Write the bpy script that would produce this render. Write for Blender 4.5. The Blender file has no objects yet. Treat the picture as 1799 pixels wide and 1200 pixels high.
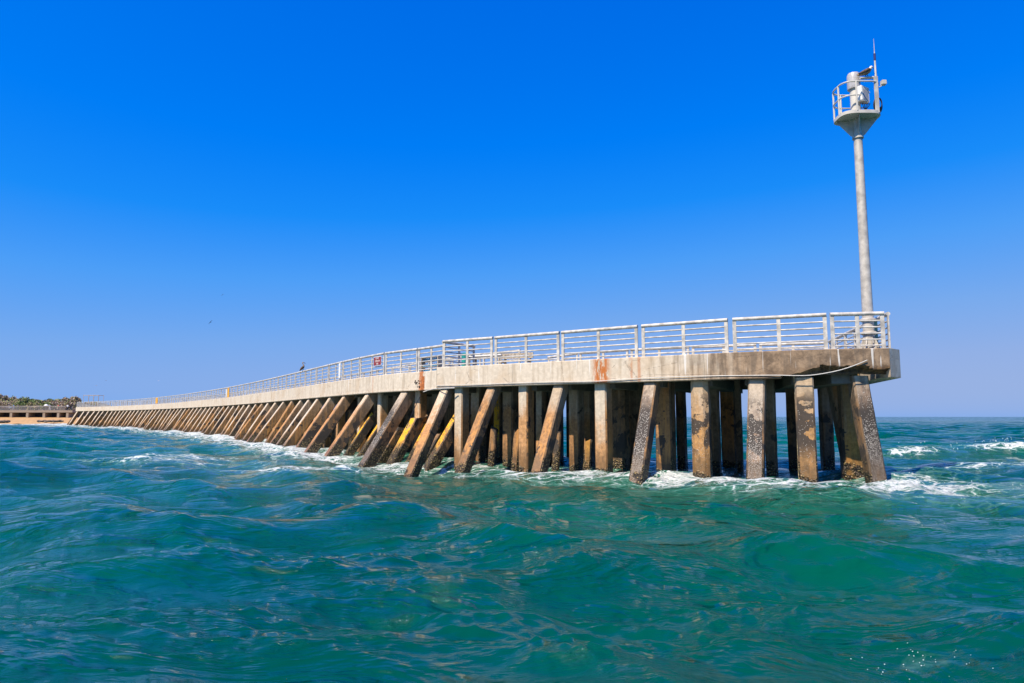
import bpy, bmesh, math, random
import numpy as np
from mathutils import Vector, Matrix, noise as mnoise

random.seed(7)
rng = np.random.default_rng(11)
C = bpy.context.scene.collection
SC = bpy.context.scene

# ------------------------------------------------------------------ camera
F = 1226.0; CX = 899.5; CY = 600.0; CAMH = 1.94
PITCH = math.atan(132.0 / F)
cam_d = bpy.data.cameras.new('camera')
cam = bpy.data.objects.new('camera', cam_d); C.objects.link(cam)
cam.location = (0, 0, CAMH)
cam.rotation_euler = (math.pi / 2 + PITCH, 0, 0)
cam_d.sensor_width = 36.0
cam_d.lens = 36.0 * F / 1799.0
cam_d.clip_start = 0.1
cam_d.clip_end = 60000.0
SC.camera = cam

# ------------------------------------------------------------------ light
SUN_EL = math.radians(53)
SUN_AZ_VEC = Vector((-0.66, -0.75, 0)).normalized()      # horizontal direction towards the sun
to_sun = Vector((SUN_AZ_VEC.x * math.cos(SUN_EL), SUN_AZ_VEC.y * math.cos(SUN_EL), math.sin(SUN_EL)))
sun_d = bpy.data.lights.new('sun', 'SUN'); sun_d.energy = 5.0; sun_d.angle = math.radians(0.53)
sun_d.color = (1.0, 0.88, 0.72)
sun = bpy.data.objects.new('sun', sun_d); C.objects.link(sun)
sun.rotation_euler = to_sun.to_track_quat('Z', 'Y').to_euler()
sun.location = (0, -20, 40)

world = bpy.data.worlds.new('World'); SC.world = world; world.use_nodes = True
wn = world.node_tree.nodes; wl = world.node_tree.links; wn.clear()
sky = wn.new('ShaderNodeTexSky'); sky.sky_type = 'NISHITA'; sky.sun_disc = False
sky.sun_elevation = SUN_EL
sky.sun_rotation = math.atan2(SUN_AZ_VEC.x, SUN_AZ_VEC.y)
sky.altitude = 0; sky.air_density = 1.0; sky.dust_density = 0.35; sky.ozone_density = 3.0
# the deep polarised blue of the photograph: grade the Nishita sky by its own brightness
SKY_S = 0.12; EXPO = 0.50
sepc = wn.new('ShaderNodeSeparateColor'); sc_ = wn.new('ShaderNodeMath'); sc_.operation = 'MULTIPLY'; sc_.inputs[1].default_value = 0.12
ramp = wn.new('ShaderNodeValToRGB'); sv = wn.new('ShaderNodeVectorMath'); sv.operation = 'SCALE'
sv.inputs['Scale'].default_value = 1.0 / (SKY_S * 2 ** EXPO)
el = ramp.color_ramp.elements
stops = [(0.120, (0.000, 0.105, 0.66)), (0.165, (0.000, 0.150, 0.80)), (0.215, (0.000, 0.205, 0.92)), (0.275, (0.010, 0.265, 0.95)), (0.370, (0.075, 0.345, 0.93)),
         (0.560, (0.190, 0.405, 0.85)), (0.780, (0.285, 0.435, 0.79)), (0.950, (0.325, 0.450, 0.76))]
while len(el) < len(stops): el.new(0.5)
for e_, (p_, c_), p_ in zip(el, stops, (0.135, 0.190, 0.262, 0.335, 0.440, 0.620, 0.820, 0.970)): e_.position = p_; e_.color = c_ + (1.0,)
bg = wn.new('ShaderNodeBackground'); bg.inputs['Strength'].default_value = SKY_S
wo = wn.new('ShaderNodeOutputWorld')
wl.new(sky.outputs[0], sepc.inputs[0]); wl.new(sepc.outputs[1], sc_.inputs[0]); wl.new(sc_.outputs[0], ramp.inputs[0])
wl.new(ramp.outputs[0], sv.inputs[0]); wl.new(sv.outputs[0], bg.inputs['Color']); wl.new(bg.outputs[0], wo.inputs[0])

SC.view_settings.view_transform = 'Standard'; SC.view_settings.look = 'None'
SC.view_settings.exposure = EXPO; SC.view_settings.gamma = 1.0
SC.cycles.max_bounces = 6

# ------------------------------------------------------------------ projection helpers
def ray(x, y):
    u = (x - CX) / F; v = (CY - y) / F
    return Vector((u, math.cos(PITCH) - v * math.sin(PITCH), math.sin(PITCH) + v * math.cos(PITCH)))
def on_plane(x, y, z):
    d = ray(x, y); t = (z - CAMH) / d.z
    return Vector((d.x * t, d.y * t, z))
def z_at(p, y):                                          # height seen at row y at ground point p
    d = ray(CX, y); return CAMH + p.y * d.z / d.y
def px_of(p):
    w = p - Vector((0, 0, CAMH))
    dep = w.y * math.cos(PITCH) + w.z * math.sin(PITCH)
    return CX + F * w.x / dep

# ------------------------------------------------------------------ materials
class NT:
    def __init__(s, name):
        s.m = bpy.data.materials.new(name); s.m.use_nodes = True
        s.t = s.m.node_tree; s.t.nodes.clear()
        s.out = s.n('ShaderNodeOutputMaterial'); s.b = s.n('ShaderNodeBsdfPrincipled')
        s.l(s.b.outputs[0], s.out.inputs[0])
    def n(s, t, **k):
        o = s.t.nodes.new(t)
        for a, v in k.items(): setattr(o, a, v)
        return o
    def l(s, a, b): s.t.links.new(a, b)
    def put(s, sock, v):
        if isinstance(v, (int, float)): sock.default_value = v
        elif isinstance(v, tuple): sock.default_value = v if len(v) == len(sock.default_value) else v + (1.0,)
        else: s.l(v, sock)
    def math(s, op, a, b=0.0, c=None, clamp=False):
        o = s.n('ShaderNodeMath', operation=op); o.use_clamp = clamp
        s.put(o.inputs[0], a); s.put(o.inputs[1], b)
        if c is not None: s.put(o.inputs[2], c)
        return o.outputs[0]
    def noise(s, vec, scale, detail=4, rough=0.55, dist=0.0):
        o = s.n('ShaderNodeTexNoise'); s.l(vec, o.inputs['Vector'])
        o.inputs['Scale'].default_value = scale; o.inputs['Detail'].default_value = detail
        o.inputs['Roughness'].default_value = rough; o.inputs['Distortion'].default_value = dist
        return o.outputs[0]
    def voro(s, vec, scale, feature='F1'):
        o = s.n('ShaderNodeTexVoronoi', feature=feature); s.l(vec, o.inputs['Vector'])
        o.inputs['Scale'].default_value = scale
        return o
    def step(s, v, lo, hi):                              # smooth step lo..hi -> 0..1
        o = s.n('ShaderNodeMapRange', interpolation_type='SMOOTHSTEP')
        s.put(o.inputs[0], v); s.put(o.inputs[1], lo); s.put(o.inputs[2], hi)
        o.inputs[3].default_value = 0; o.inputs[4].default_value = 1
        return o.outputs[0]
    def mix(s, fac, a, b):
        o = s.n('ShaderNodeMix', data_type='RGBA')
        s.put(o.inputs[0], fac); s.put(o.inputs[6], a); s.put(o.inputs[7], b)
        return o.outputs[2]
    def scale_vec(s, vec, v):
        o = s.n('ShaderNodeMapping'); s.l(vec, o.inputs[0]); o.inputs['Scale'].default_value = v
        return o.outputs[0]
    def bump(s, h, strength, dist, normal=None):
        o = s.n('ShaderNodeBump'); s.l(h, o.inputs['Height']); o.inputs['Strength'].default_value = strength
        o.inputs['Distance'].default_value = dist
        if normal is not None: s.l(normal, o.inputs['Normal'])
        return o.outputs[0]
    def pos(s): return s.n('ShaderNodeNewGeometry').outputs['Position']
    def sep(s, v):
        o = s.n('ShaderNodeSeparateXYZ'); s.l(v, o.inputs[0]); return o.outputs

def simple(name, col, rough=0.6, metal=0.0, var=0.12, nscale=6.0, spec=0.4):
    k = NT(name); p = k.pos()
    n = k.noise(p, nscale, 5)
    dark = tuple(c * (1 - var * 1.6) for c in col); lite = tuple(min(1, c * (1 + var)) for c in col)
    k.l(k.mix(k.step(n, 0.3, 0.7), dark, lite), k.b.inputs['Base Color'])
    k.b.inputs['Roughness'].default_value = rough; k.b.inputs['Metallic'].default_value = metal
    k.b.inputs['Specular IOR Level'].default_value = spec
    return k.m

def pile_material(name, base=(0.50, 0.44, 0.36), stain=(0.27, 0.15, 0.07), stain_top=2.2, dark=0.3, dark_lo=0.4, dark_hi=2.4,
                  barn=0.75, specks=0.0, orange=0.25, yellow=0.0):
    k = NT(name); p = k.pos(); z = k.sep(p)[2]
    rnd = k.n('ShaderNodeObjectInfo').outputs['Random']
    big = k.noise(p, 0.9, 5, 0.6)
    fine = k.noise(p, 9.0, 6, 0.65)
    grit = k.noise(p, 60.0, 3, 0.6)
    streak = k.noise(k.scale_vec(p, (5.0, 5.0, 0.35)), 1.6, 5, 0.6)
    col = k.mix(k.step(fine, 0.3, 0.75), tuple(c * 0.78 for c in base), tuple(min(1, c * 1.12) for c in base))
    # streaks of paler wash
    col = k.mix(k.math('MULTIPLY', k.step(streak, 0.55, 0.75), 0.35), col, (0.62, 0.58, 0.52))
    # brown tidal stain, growing downwards with a ragged edge
    zz = k.math('ADD', z, k.math('MULTIPLY', k.math('SUBTRACT', big, 0.5), 2.6))
    zz = k.math('ADD', zz, k.math('MULTIPLY', k.math('SUBTRACT', streak, 0.5), 1.6))
    top = k.math('ADD', stain_top - 0.5, k.math('MULTIPLY', rnd, 1.0))
    sf = k.math('SUBTRACT', 1.0, k.step(k.math('SUBTRACT', zz, top), -0.9, 0.35))
    st = k.mix(k.step(fine, 0.35, 0.7), tuple(c * 0.7 for c in stain), tuple(c * 1.35 for c in stain))
    st = k.mix(k.math('MULTIPLY', k.step(streak, 0.46, 0.64), min(1.0, orange * 2.2)), st, (0.50, 0.22, 0.045))
    col = k.mix(k.math('MULTIPLY', sf, 0.85), col, st)
    # rust runs from the top
    rr = k.noise(k.scale_vec(p, (9.0, 9.0, 0.25)), 1.1, 3, 0.5)
    col = k.mix(k.math('MULTIPLY', k.step(rr, 0.64, 0.72), orange), col, (0.50, 0.19, 0.05))
    if yellow > 0:
        yn = k.noise(p, 3.5, 6, 0.7)
        col = k.mix(k.math('MULTIPLY', k.math('MULTIPLY', k.step(yn, 0.42, 0.52), k.step(z, 0.5, 1.15)), yellow), col, (0.78, 0.42, 0.02))
        col = k.mix(k.math('MULTIPLY', k.step(k.noise(p, 5.0, 6, 0.7), 0.56, 0.64), 0.8), col, (0.28, 0.06, 0.015))
    # dark weed patches with ragged outlines
    pn = k.math('ADD', k.noise(p, 1.5, 7, 0.62, 0.4), k.math('MULTIPLY', k.math('SUBTRACT', rnd, 0.5), 0.10))
    zm = k.math('MULTIPLY', k.step(z, dark_lo - 0.5, dark_lo + 0.3), k.math('SUBTRACT', 1.0, k.step(z, dark_hi - 0.3, dark_hi + 0.3)))
    thr = 0.66 - 0.30 * dark
    df = k.math('MULTIPLY', k.step(pn, thr, thr + 0.025), zm)
    col = k.mix(k.math('MULTIPLY', df, 0.93), col, (0.045, 0.040, 0.036))
    # white barnacle specks
    if specks > 0:
        v = k.voro(p, 40.0); d = v.outputs['Distance']
        den = k.step(k.math('ADD', z, k.math('MULTIPLY', k.math('SUBTRACT', k.noise(p, 2.2, 3), 0.5), 3.0)), 3.0, 0.1)
        cellr = k.sep(v.outputs['Color'])[0]
        on = k.math('LESS_THAN', cellr, k.math('MULTIPLY', den, specks))
        dot = k.math('MULTIPLY', on, k.math('SUBTRACT', 1.0, k.step(d, 0.26, 0.44)))
        col = k.mix(dot, col, (0.62, 0.57, 0.50))
    # barnacle and mussel belt at the waterline
    v2 = k.voro(p, 17.0); d2 = v2.outputs['Distance']
    c2 = k.sep(v2.outputs['Color'])
    zb = k.math('ADD', z, k.math('MULTIPLY', k.math('SUBTRACT', k.noise(p, 2.5, 4), 0.5), 1.5))
    bf = k.math('SUBTRACT', 1.0, k.step(zb, barn - 0.12, barn + 0.10))
    shell = k.mix(k.step(c2[0], 0.25, 0.9), (0.05, 0.042, 0.025), (0.42, 0.31, 0.13))
    shell = k.mix(k.step(d2, 0.25, 0.55), shell, (0.02, 0.017, 0.012))
    col = k.mix(k.math('MULTIPLY', bf, 0.95), col, shell)
    wb = k.step(k.math('ADD', z, k.math('MULTIPLY', k.math('SUBTRACT', streak, 0.5), 1.2)), 0.95, 0.40)
    col = k.mix(k.math('MULTIPLY', k.math('MULTIPLY', wb, k.math('SUBTRACT', 1.0, k.math('MULTIPLY', bf, 0.8))), 0.60), col, (0.075, 0.048, 0.024))
    k.l(col, k.b.inputs['Base Color'])
    wet = k.step(z, 1.0, 0.15)
    k.l(k.math('SUBTRACT', 0.85, k.math('MULTIPLY', wet, 0.42)), k.b.inputs['Roughness'])
    k.b.inputs['Specular IOR Level'].default_value = 0.35
    h1 = k.math('ADD', k.math('MULTIPLY', fine, 0.5), k.math('MULTIPLY', grit, 0.25))
    h2 = k.math('MULTIPLY', bf, k.math('MULTIPLY', k.math('SUBTRACT', 0.6, d2), 3.0))
    k.l(k.bump(k.math('ADD', h1, h2), 0.7, 0.03), k.b.inputs['Normal'])
    return k.m

def fascia_material(name, weathered):
    """UV: u = metres along the edge, v = height in metres. weathered = distance u where the clean face turns brown"""
    k = NT(name); uvn = k.n('ShaderNodeUVMap'); uvn.uv_map = 'UVMap'; uv = uvn.outputs[0]
    s = k.sep(uv); u, v = s[0], s[1]
    p = k.pos()
    fine = k.noise(p, 7.0, 6, 0.65); big = k.noise(p, 0.7, 5, 0.6)
    vs = k.noise(k.scale_vec(uv, (1.0, 0.10, 1.0)), 5.0, 5, 0.6)
    vs2 = k.noise(k.scale_vec(uv, (1.0, 0.05, 1.0)), 9.0, 2, 0.5)
    col = k.mix(k.step(fine, 0.3, 0.72), (0.56, 0.485, 0.385), (0.70, 0.61, 0.49))
    col = k.mix(k.math('MULTIPLY', k.step(vs, 0.46, 0.70), 0.62), col, (0.38, 0.30, 0.21))
    col = k.mix(k.math('MULTIPLY', k.step(big, 0.48, 0.66), 0.45), col, (0.52, 0.38, 0.24))
    # weathered brown/grey part towards the seaward end
    w = k.step(k.math('ADD', u, k.math('MULTIPLY', k.math('SUBTRACT', vs, 0.5), 6.0)), weathered - 1.0, weathered + 2.4)
    dirt = k.mix(k.step(k.noise(p, 2.4, 6, 0.7), 0.35, 0.68), (0.11, 0.070, 0.042), (0.35, 0.24, 0.15))
    dirt = k.mix(k.math('MULTIPLY', k.step(vs, 0.5, 0.62), 0.6), dirt, (0.13, 0.10, 0.075))
    col = k.mix(k.math('MULTIPLY', w, 0.92), col, dirt)
    # lime runs
    wh = k.math('MULTIPLY', k.step(vs2, 0.655, 0.69), k.step(k.math('ADD', v, k.math('MULTIPLY', big, 0.9)), 0.35, 0.9))
    col = k.mix(k.math('MULTIPLY', wh, 0.75), col, (0.72, 0.70, 0.66))
    # small dark blotches and cracks
    bl = k.noise(p, 5.0, 5, 0.7)
    col = k.mix(k.math('MULTIPLY', k.step(bl, 0.66, 0.73), k.math('ADD', 0.2, k.math('MULTIPLY', w, 0.7))), col, (0.06, 0.045, 0.035))
    cr = k.voro(k.scale_vec(uv, (0.55, 1.3, 1.0)), 1.0, 'DISTANCE_TO_EDGE')
    wob = k.noise(uv, 4.0, 5, 0.7)
    crd = k.math('ADD', cr.outputs['Distance'], k.math('MULTIPLY', k.math('SUBTRACT', wob, 0.5), 0.10))
    crk = k.math('MULTIPLY', k.math('LESS_THAN', k.math('ABSOLUTE', crd), 0.006), k.step(big, 0.48, 0.55))
    col = k.mix(k.math('MULTIPLY', crk, 0.35), col, (0.12, 0.09, 0.07))
    # rust patches
    for (ru, rw, rs) in RUST:
        near = k.math('SUBTRACT', 1.0, k.step(k.math('ABSOLUTE', k.math('SUBTRACT', u, ru)), rw * 0.3, rw))
        rn = k.noise(k.scale_vec(uv, (1.0, 0.28, 1.0)), 7.0, 5, 0.65)
        rf = k.math('MULTIPLY', near, k.step(rn, 0.40, 0.50))
        col = k.mix(k.math('MULTIPLY', rf, rs), col, (0.46, 0.13, 0.02))
    if weathered < 100:
        ed = k.math('MULTIPLY', k.step(u, FLEN - 3.4, FLEN - 1.2), k.step(k.math('ADD', v, k.math('MULTIPLY', k.noise(p, 2.6, 6, 0.7), 0.55)), 0.72, 0.50))
        col = k.mix(k.math('MULTIPLY', ed, 0.9), col, k.mix(k.step(fine, 0.4, 0.6), (0.05, 0.03, 0.018), (0.17, 0.095, 0.04)))
    # darker line along the lower edge
    col = k.mix(k.math('MULTIPLY', k.step(k.math('ADD', v, k.math('MULTIPLY', fine, 0.10)), 0.13, 0.03), 0.45), col, (0.20, 0.15, 0.11))
    # shutter-board joints every 3.6 m
    fr = k.math('FRACT', k.math('DIVIDE', u, 3.62))
    jt = k.math('LESS_THAN', fr, 0.006)
    col = k.mix(k.math('MULTIPLY', jt, 0.55), col, (0.16, 0.13, 0.10))
    k.l(col, k.b.inputs['Base Color']); k.b.inputs['Roughness'].default_value = 0.9
    k.b.inputs['Specular IOR Level'].default_value = 0.25
    h = k.math('ADD', k.math('MULTIPLY', fine, 0.6), k.math('MULTIPLY', k.noise(p, 40, 4), 0.4))
    h = k.math('SUBTRACT', h, k.math('MULTIPLY', k.math('MAXIMUM', jt, crk), 1.0))
    k.l(k.bump(h, 0.5, 0.02), k.b.inputs['Normal'])
    return k.m

# ------------------------------------------------------------------ object helpers
def link(name, mesh, mat=None, parent=None):
    o = bpy.data.objects.new(name, mesh); C.objects.link(o)
    if mat is not None:
        for m in (mat if isinstance(mat, (list, tuple)) else [mat]): mesh.materials.append(m)
    if parent is not None: o.parent = parent
    return o
def bobj(name, bm, mat, parent=None, smooth=False):
    bmesh.ops.recalc_face_normals(bm, faces=bm.faces[:])
    me = bpy.data.meshes.new(name); bm.to_mesh(me); bm.free()
    if smooth:
        me.polygons.foreach_set('use_smooth', [True] * len(me.polygons))
    return link(name, me, mat, parent)
def tag(o, label=None, cat=None, group=None, kind=None):
    if label: o['label'] = label
    if cat: o['category'] = cat
    if group: o['group'] = group
    if kind: o['kind'] = kind
    return o
def thing(name, label, cat, loc=(0, 0, 0), rz=0.0, group=None):
    o = bpy.data.objects.new(name, None); C.objects.link(o); o.location = loc; o.rotation_euler = (0, 0, rz)
    o.empty_display_size = 0.2
    return tag(o, label, cat, group)
def copy_tree(o, parent=None):
    c = o.copy(); C.objects.link(c); c.parent = parent
    for ch in o.children: copy_tree(ch, c)
    return c
def box(bm, x0, x1, y0, y1, z0, z1, mat=0):
    vs = [bm.verts.new(p) for p in ((x0,y0,z0),(x1,y0,z0),(x1,y1,z0),(x0,y1,z0),(x0,y0,z1),(x1,y0,z1),(x1,y1,z1),(x0,y1,z1))]
    for f in ((0,3,2,1),(4,5,6,7),(0,1,5,4),(1,2,6,5),(2,3,7,6),(3,0,4,7)):
        bm.faces.new([vs[i] for i in f]).material_index = mat
def bevel_box(bm, x0, x1, y0, y1, z0, z1, b=0.01):
    t = bmesh.new(); box(t, x0, x1, y0, y1, z0, z1)
    bmesh.ops.bevel(t, geom=t.edges[:], offset=b, segments=2, affect='EDGES')
    me = bpy.data.meshes.new('tmp'); t.to_mesh(me); t.free(); bm.from_mesh(me); bpy.data.meshes.remove(me)
def tube(bm, pts, r, n=10, cap=True):
    pts = [Vector(p) for p in pts]
    rs = r if isinstance(r, (list, tuple)) else [r] * len(pts)
    rings = []; prev = None
    for i, p in enumerate(pts):
        t = (pts[min(i+1, len(pts)-1)] - pts[max(i-1, 0)]).normalized()
        a = prev if prev is not None else (Vector((0,0,1)) if abs(t.z) < 0.9 else Vector((1,0,0)))
        x = (a - t * a.dot(t)).normalized(); prev = x; y = t.cross(x)
        rings.append([bm.verts.new(p + (x * math.cos(2*math.pi*k/n) + y * math.sin(2*math.pi*k/n)) * rs[i]) for k in range(n)])
    for a, b in zip(rings, rings[1:]):
        for k in range(n): bm.faces.new((a[k], a[(k+1)%n], b[(k+1)%n], b[k]))
    if cap:
        bm.faces.new(rings[0][::-1]); bm.faces.new(rings[-1])
def smooth_obj(o, ang=40):
    o.data.polygons.foreach_set('use_smooth', [True] * len(o.data.polygons))
    try:
        o.data.set_sharp_from_angle(angle=math.radians(ang))
    except Exception: pass
    return o

# ------------------------------------------------------------------ plan of the pier (traced as real plan points)
ZT, ZB = 3.90, 3.07                                     # deck top, deck underside
wx = np.array([764, 745, 689, 655, 600, 550, 500, 450, 400, 350, 280, 210, 140], float)
wy = np.array([652, 653.3, 657.2, 661, 668, 675.6, 684, 691.5, 698.6, 704, 709.6, 713.2, 715.4])
cf = np.polyfit(wx / 800, np.log(732 - wy), 4)
walk_px = np.array([760] + list(range(740, 133, -12)) + [133], float)
WALK = [on_plane(x, 732 - math.exp(np.polyval(cf, x / 800)), ZT) for x in walk_px]
px_ = np.array([767, 868, 985, 1122, 1281, 1400, 1460, 1560], float)
py_ = np.array([645.5, 640, 634.2, 627.5, 619.3, 614.6, 613, 611.8])
cf2 = np.polyfit(px_ / 1000, np.log(732 - py_), 3)
FRONT = [on_plane(x, 732 - math.exp(np.polyval(cf2, x / 1000)), ZT) for x in np.linspace(767, 1562, 34)]
CORNER = on_plane(1580, 614.3, ZT)

class Path:
    def __init__(s, pts, sign=1):
        s.sign = sign
        s.p = [Vector((q.x, q.y, 0)) for q in pts]
        s.L = [0.0]
        for a, b in zip(s.p, s.p[1:]): s.L.append(s.L[-1] + (b - a).length)
        s.len = s.L[-1]
    def seg(s, t):
        t = max(0.0, min(s.len - 1e-6, t))
        lo = 0
        while s.L[lo+1] <= t: lo += 1
        return lo, (t - s.L[lo]) / (s.L[lo+1] - s.L[lo])
    def at(s, t):
        i, f = s.seg(t); return s.p[i].lerp(s.p[i+1], f)
    def dir(s, t):
        a = s.at(max(0, t - 0.8)); b = s.at(min(s.len, t + 0.8)); return (b - a).normalized()
    def out(s, t):                                       # outward (seaward, towards the camera side) normal
        d = s.dir(t); return Vector((d.y, -d.x, 0)) * s.sign
    def at_px(s, x, off=0.0, z=3.5):                     # parameter where (path + outward*off) shows at column x
        best = min(range(0, int(s.len * 20) + 1), key=lambda i: abs(px_of(s.at(i/20) + s.out(i/20) * off + Vector((0,0,z))) - x))
        return best / 20

front = Path(FRONT)                                      # runs from the step (left) to the seaward corner (right)
n0 = front.out(0.0); d0 = front.dir(0.0)
# walkway starts at the step, 1 m further in
W0 = front.at(0) - n0 * 0.95
wpts = [W0 - d0 * 0.0] + [Vector((q.x, q.y, 0)) for q in WALK if (Vector((q.x, q.y, 0)) - W0).length > 1.4 and q.y > W0.y + 0.8]
kink = wpts[-1]
wpts.append(kink + Vector((-9.0, 17.5, 0))); wpts.append(kink + Vector((-29.0, 56.0, 0)))
# light smoothing
for _ in range(3):
    wpts = [wpts[0]] + [(wpts[i-1] + wpts[i] * 2 + wpts[i+1]) / 4 for i in range(1, len(wpts)-3)] + wpts[-3:]
walk = Path(wpts, -1)
WL = walk.len
S_END = walk.at_px(134)                                  # the corner seen at the far end
WIDTH = 4.3

RUST = [(front.at_px(1056), 0.42, 0.95), (front.at_px(1108), 0.10, 0.45), (front.at_px(1122), 0.08, 0.5)]
M = {}
FLEN = front.len
M['fascia'] = fascia_material('weathered_concrete_edge', front.at_px(1180))
RUST = [(walk.at_px(741), 0.30, 0.9), (walk.at_px(655), 0.1, 0.5)]
M['fascia_walk'] = fascia_material('pale_concrete_edge', 400.0)
M['concrete'] = pile_material('deck_concrete', stain_top=-2, dark=-1.0, barn=-3, orange=0.05)
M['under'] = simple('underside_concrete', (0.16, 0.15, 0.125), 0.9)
M['pile'] = pile_material('pile_pale', base=(0.60, 0.51, 0.39), stain=(0.46, 0.22, 0.07), stain_top=2.0, dark=0.0, barn=0.12, orange=0.30)
M['pile_brown'] = pile_material('pile_brown', base=(0.42, 0.33, 0.23), stain=(0.33, 0.155, 0.05), stain_top=2.9, dark=0.25, barn=0.20, orange=0.45)
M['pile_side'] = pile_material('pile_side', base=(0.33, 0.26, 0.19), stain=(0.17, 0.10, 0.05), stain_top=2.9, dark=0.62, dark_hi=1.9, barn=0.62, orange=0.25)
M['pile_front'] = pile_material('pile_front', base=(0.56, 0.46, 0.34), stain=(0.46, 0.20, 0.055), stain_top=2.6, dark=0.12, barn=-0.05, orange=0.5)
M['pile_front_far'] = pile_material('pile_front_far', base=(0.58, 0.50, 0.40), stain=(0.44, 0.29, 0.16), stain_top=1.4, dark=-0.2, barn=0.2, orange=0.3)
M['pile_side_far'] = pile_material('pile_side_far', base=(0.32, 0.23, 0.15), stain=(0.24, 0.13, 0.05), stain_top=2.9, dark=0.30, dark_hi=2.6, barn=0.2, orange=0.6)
M['pile_speck'] = pile_material('pile_speckled', base=(0.46, 0.38, 0.29), stain=(0.15, 0.105, 0.08), stain_top=2.7, dark=1.0, dark_lo=0.6, dark_hi=2.35, barn=0.05, specks=1.0, orange=0.12)
M['pile_patch'] = pile_material('pile_patched', base=(0.54, 0.40, 0.26), stain=(0.40, 0.21, 0.07), stain_top=2.7, dark=0.60, dark_lo=0.9, dark_hi=2.6, barn=0.25, specks=0.12, orange=0.3)
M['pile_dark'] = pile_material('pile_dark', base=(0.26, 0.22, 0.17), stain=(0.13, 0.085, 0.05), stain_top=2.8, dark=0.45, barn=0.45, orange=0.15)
M['pile_yellow'] = pile_material('pile_yellow', base=(0.42, 0.30, 0.14), stain=(0.30, 0.18, 0.06), stain_top=2.4, dark=0.1, barn=0.62, orange=0.6, yellow=0.95)
M['pile_ochre'] = pile_material('pile_ochre', base=(0.30, 0.19, 0.09), stain=(0.42, 0.22, 0.045), stain_top=2.0, dark=0.15, barn=0.35, orange=0.5)
M['wall'] = pile_material('wall_stained', base=(0.30, 0.235, 0.17), stain=(0.24, 0.145, 0.07), stain_top=2.8, dark=0.42, barn=0.7, orange=0.55)
M['rail'] = simple('galvanised_rail', (0.53, 0.50, 0.45), 0.5, 0.0, 0.22, 5.0)
M['rail_dull'] = simple('dull_rail', (0.44, 0.42, 0.39), 0.5, 0.0, 0.10, 9.0)
M['black'] = simple('black_plastic', (0.015, 0.015, 0.02), 0.5)
M['white'] = simple('white_paint', (0.80, 0.79, 0.75), 0.4, 0, 0.05)
M['tower_white'] = simple('tower_paint', (0.58, 0.55, 0.49), 0.45, 0, 0.10, 4)
M['tower_grey'] = simple('tower_grey', (0.52, 0.48, 0.42), 0.45, 0.1, 0.15, 5)
M['lens'] = simple('frosted_lens', (0.45, 0.44, 0.45), 0.3, 0, 0.1, 20)
M['red'] = simple('red_paint', (0.26, 0.03, 0.03), 0.5)
M['yellow'] = simple('yellow_paint', (0.80, 0.40, 0.02), 0.5)
M['teal'] = simple('teal_plastic', (0.02, 0.30, 0.28), 0.5)
M['wood'] = simple('weathered_wood', (0.42, 0.36, 0.28), 0.85, 0, 0.25, 12)
M['rust'] = simple('rusty_steel', (0.42, 0.13, 0.035), 0.85, 0, 0.35, 14)
M['pipe'] = simple('pvc_pipe', (0.58, 0.56, 0.52), 0.45, 0, 0.08, 9)

# ------------------------------------------------------------------ decks and edge beams
def strip_mesh(path, s0, s1, step, prof, mat, name, parent, cap_ends=True, spall=None):
    """prof: list of (inward offset, z) closed loop swept along the path. UV u = s, v = z - ZB"""
    n = max(2, int((s1 - s0) / step)); S = [s0 + (s1 - s0) * i / n for i in range(n + 1)]
    bm = bmesh.new(); uvl = bm.loops.layers.uv.new('UVMap'); rows = []
    for s in S:
        c = path.at(s); o = path.out(s); row = []
        for j, (off, z) in enumerate(prof):
            q = c - o * off; q.z = z
            if spall: q = spall(q, s, off, z, o)
            row.append((bm.verts.new(q), s, z))
        rows.append(row)
    m = len(prof)
    for a, b in zip(rows, rows[1:]):
        for j in range(m):
            vs = [a[j], b[j], b[(j+1) % m], a[(j+1) % m]]
            f = bm.faces.new([v[0] for v in vs])
            for lp, v in zip(f.loops, vs): lp[uvl].uv = (v[1], v[2] - ZB + (prof[j][0] if prof[j][0] > 0.3 else 0) * 0)
    if cap_ends:
        for row in (rows[0], rows[-1]):
            f = bm.faces.new([v[0] for v in row])
            for lp, v in zip(f.loops, row): lp[uvl].uv = (v[1], v[2] - ZB)
    return bobj(name, bm, mat, parent)

def edge_profile(depth, rows=14):
    pr = [(0.0, ZB + 0.09 + (ZT - 0.02 - ZB - 0.09) * i / rows) for i in range(rows + 1)]
    pr += [(0.02, ZT), (depth, ZT), (depth, ZB + 0.25), (0.30, ZB + 0.25), (0.30, ZB), (0.02, ZB), (-0.012, ZB + 0.02), (-0.012, ZB + 0.085)]
    return pr

pier = thing('pier_head', 'wide concrete pier head with brown weathered edge beam, the tall mast standing on it', 'pier', front.at(front.len * 0.5))
jetty = thing('jetty_walkway', 'long curving concrete jetty walkway on a row of slanted piles running back to the shore', 'jetty', walk.at(WL * 0.3))
def attach(o, root):                                     # keep world placement although the parent sits elsewhere
    o.parent = root; o.matrix_parent_inverse = Matrix.Translation(-Vector(root.location)); return o
_link = link
def link(name, mesh, mat=None, parent=None):
    o = _link(name, mesh, mat)
    if parent is not None:
        if parent in (pier, jetty) or parent.get('world_parts'): attach(o, parent)
        else: o.parent = parent
    return o

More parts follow.
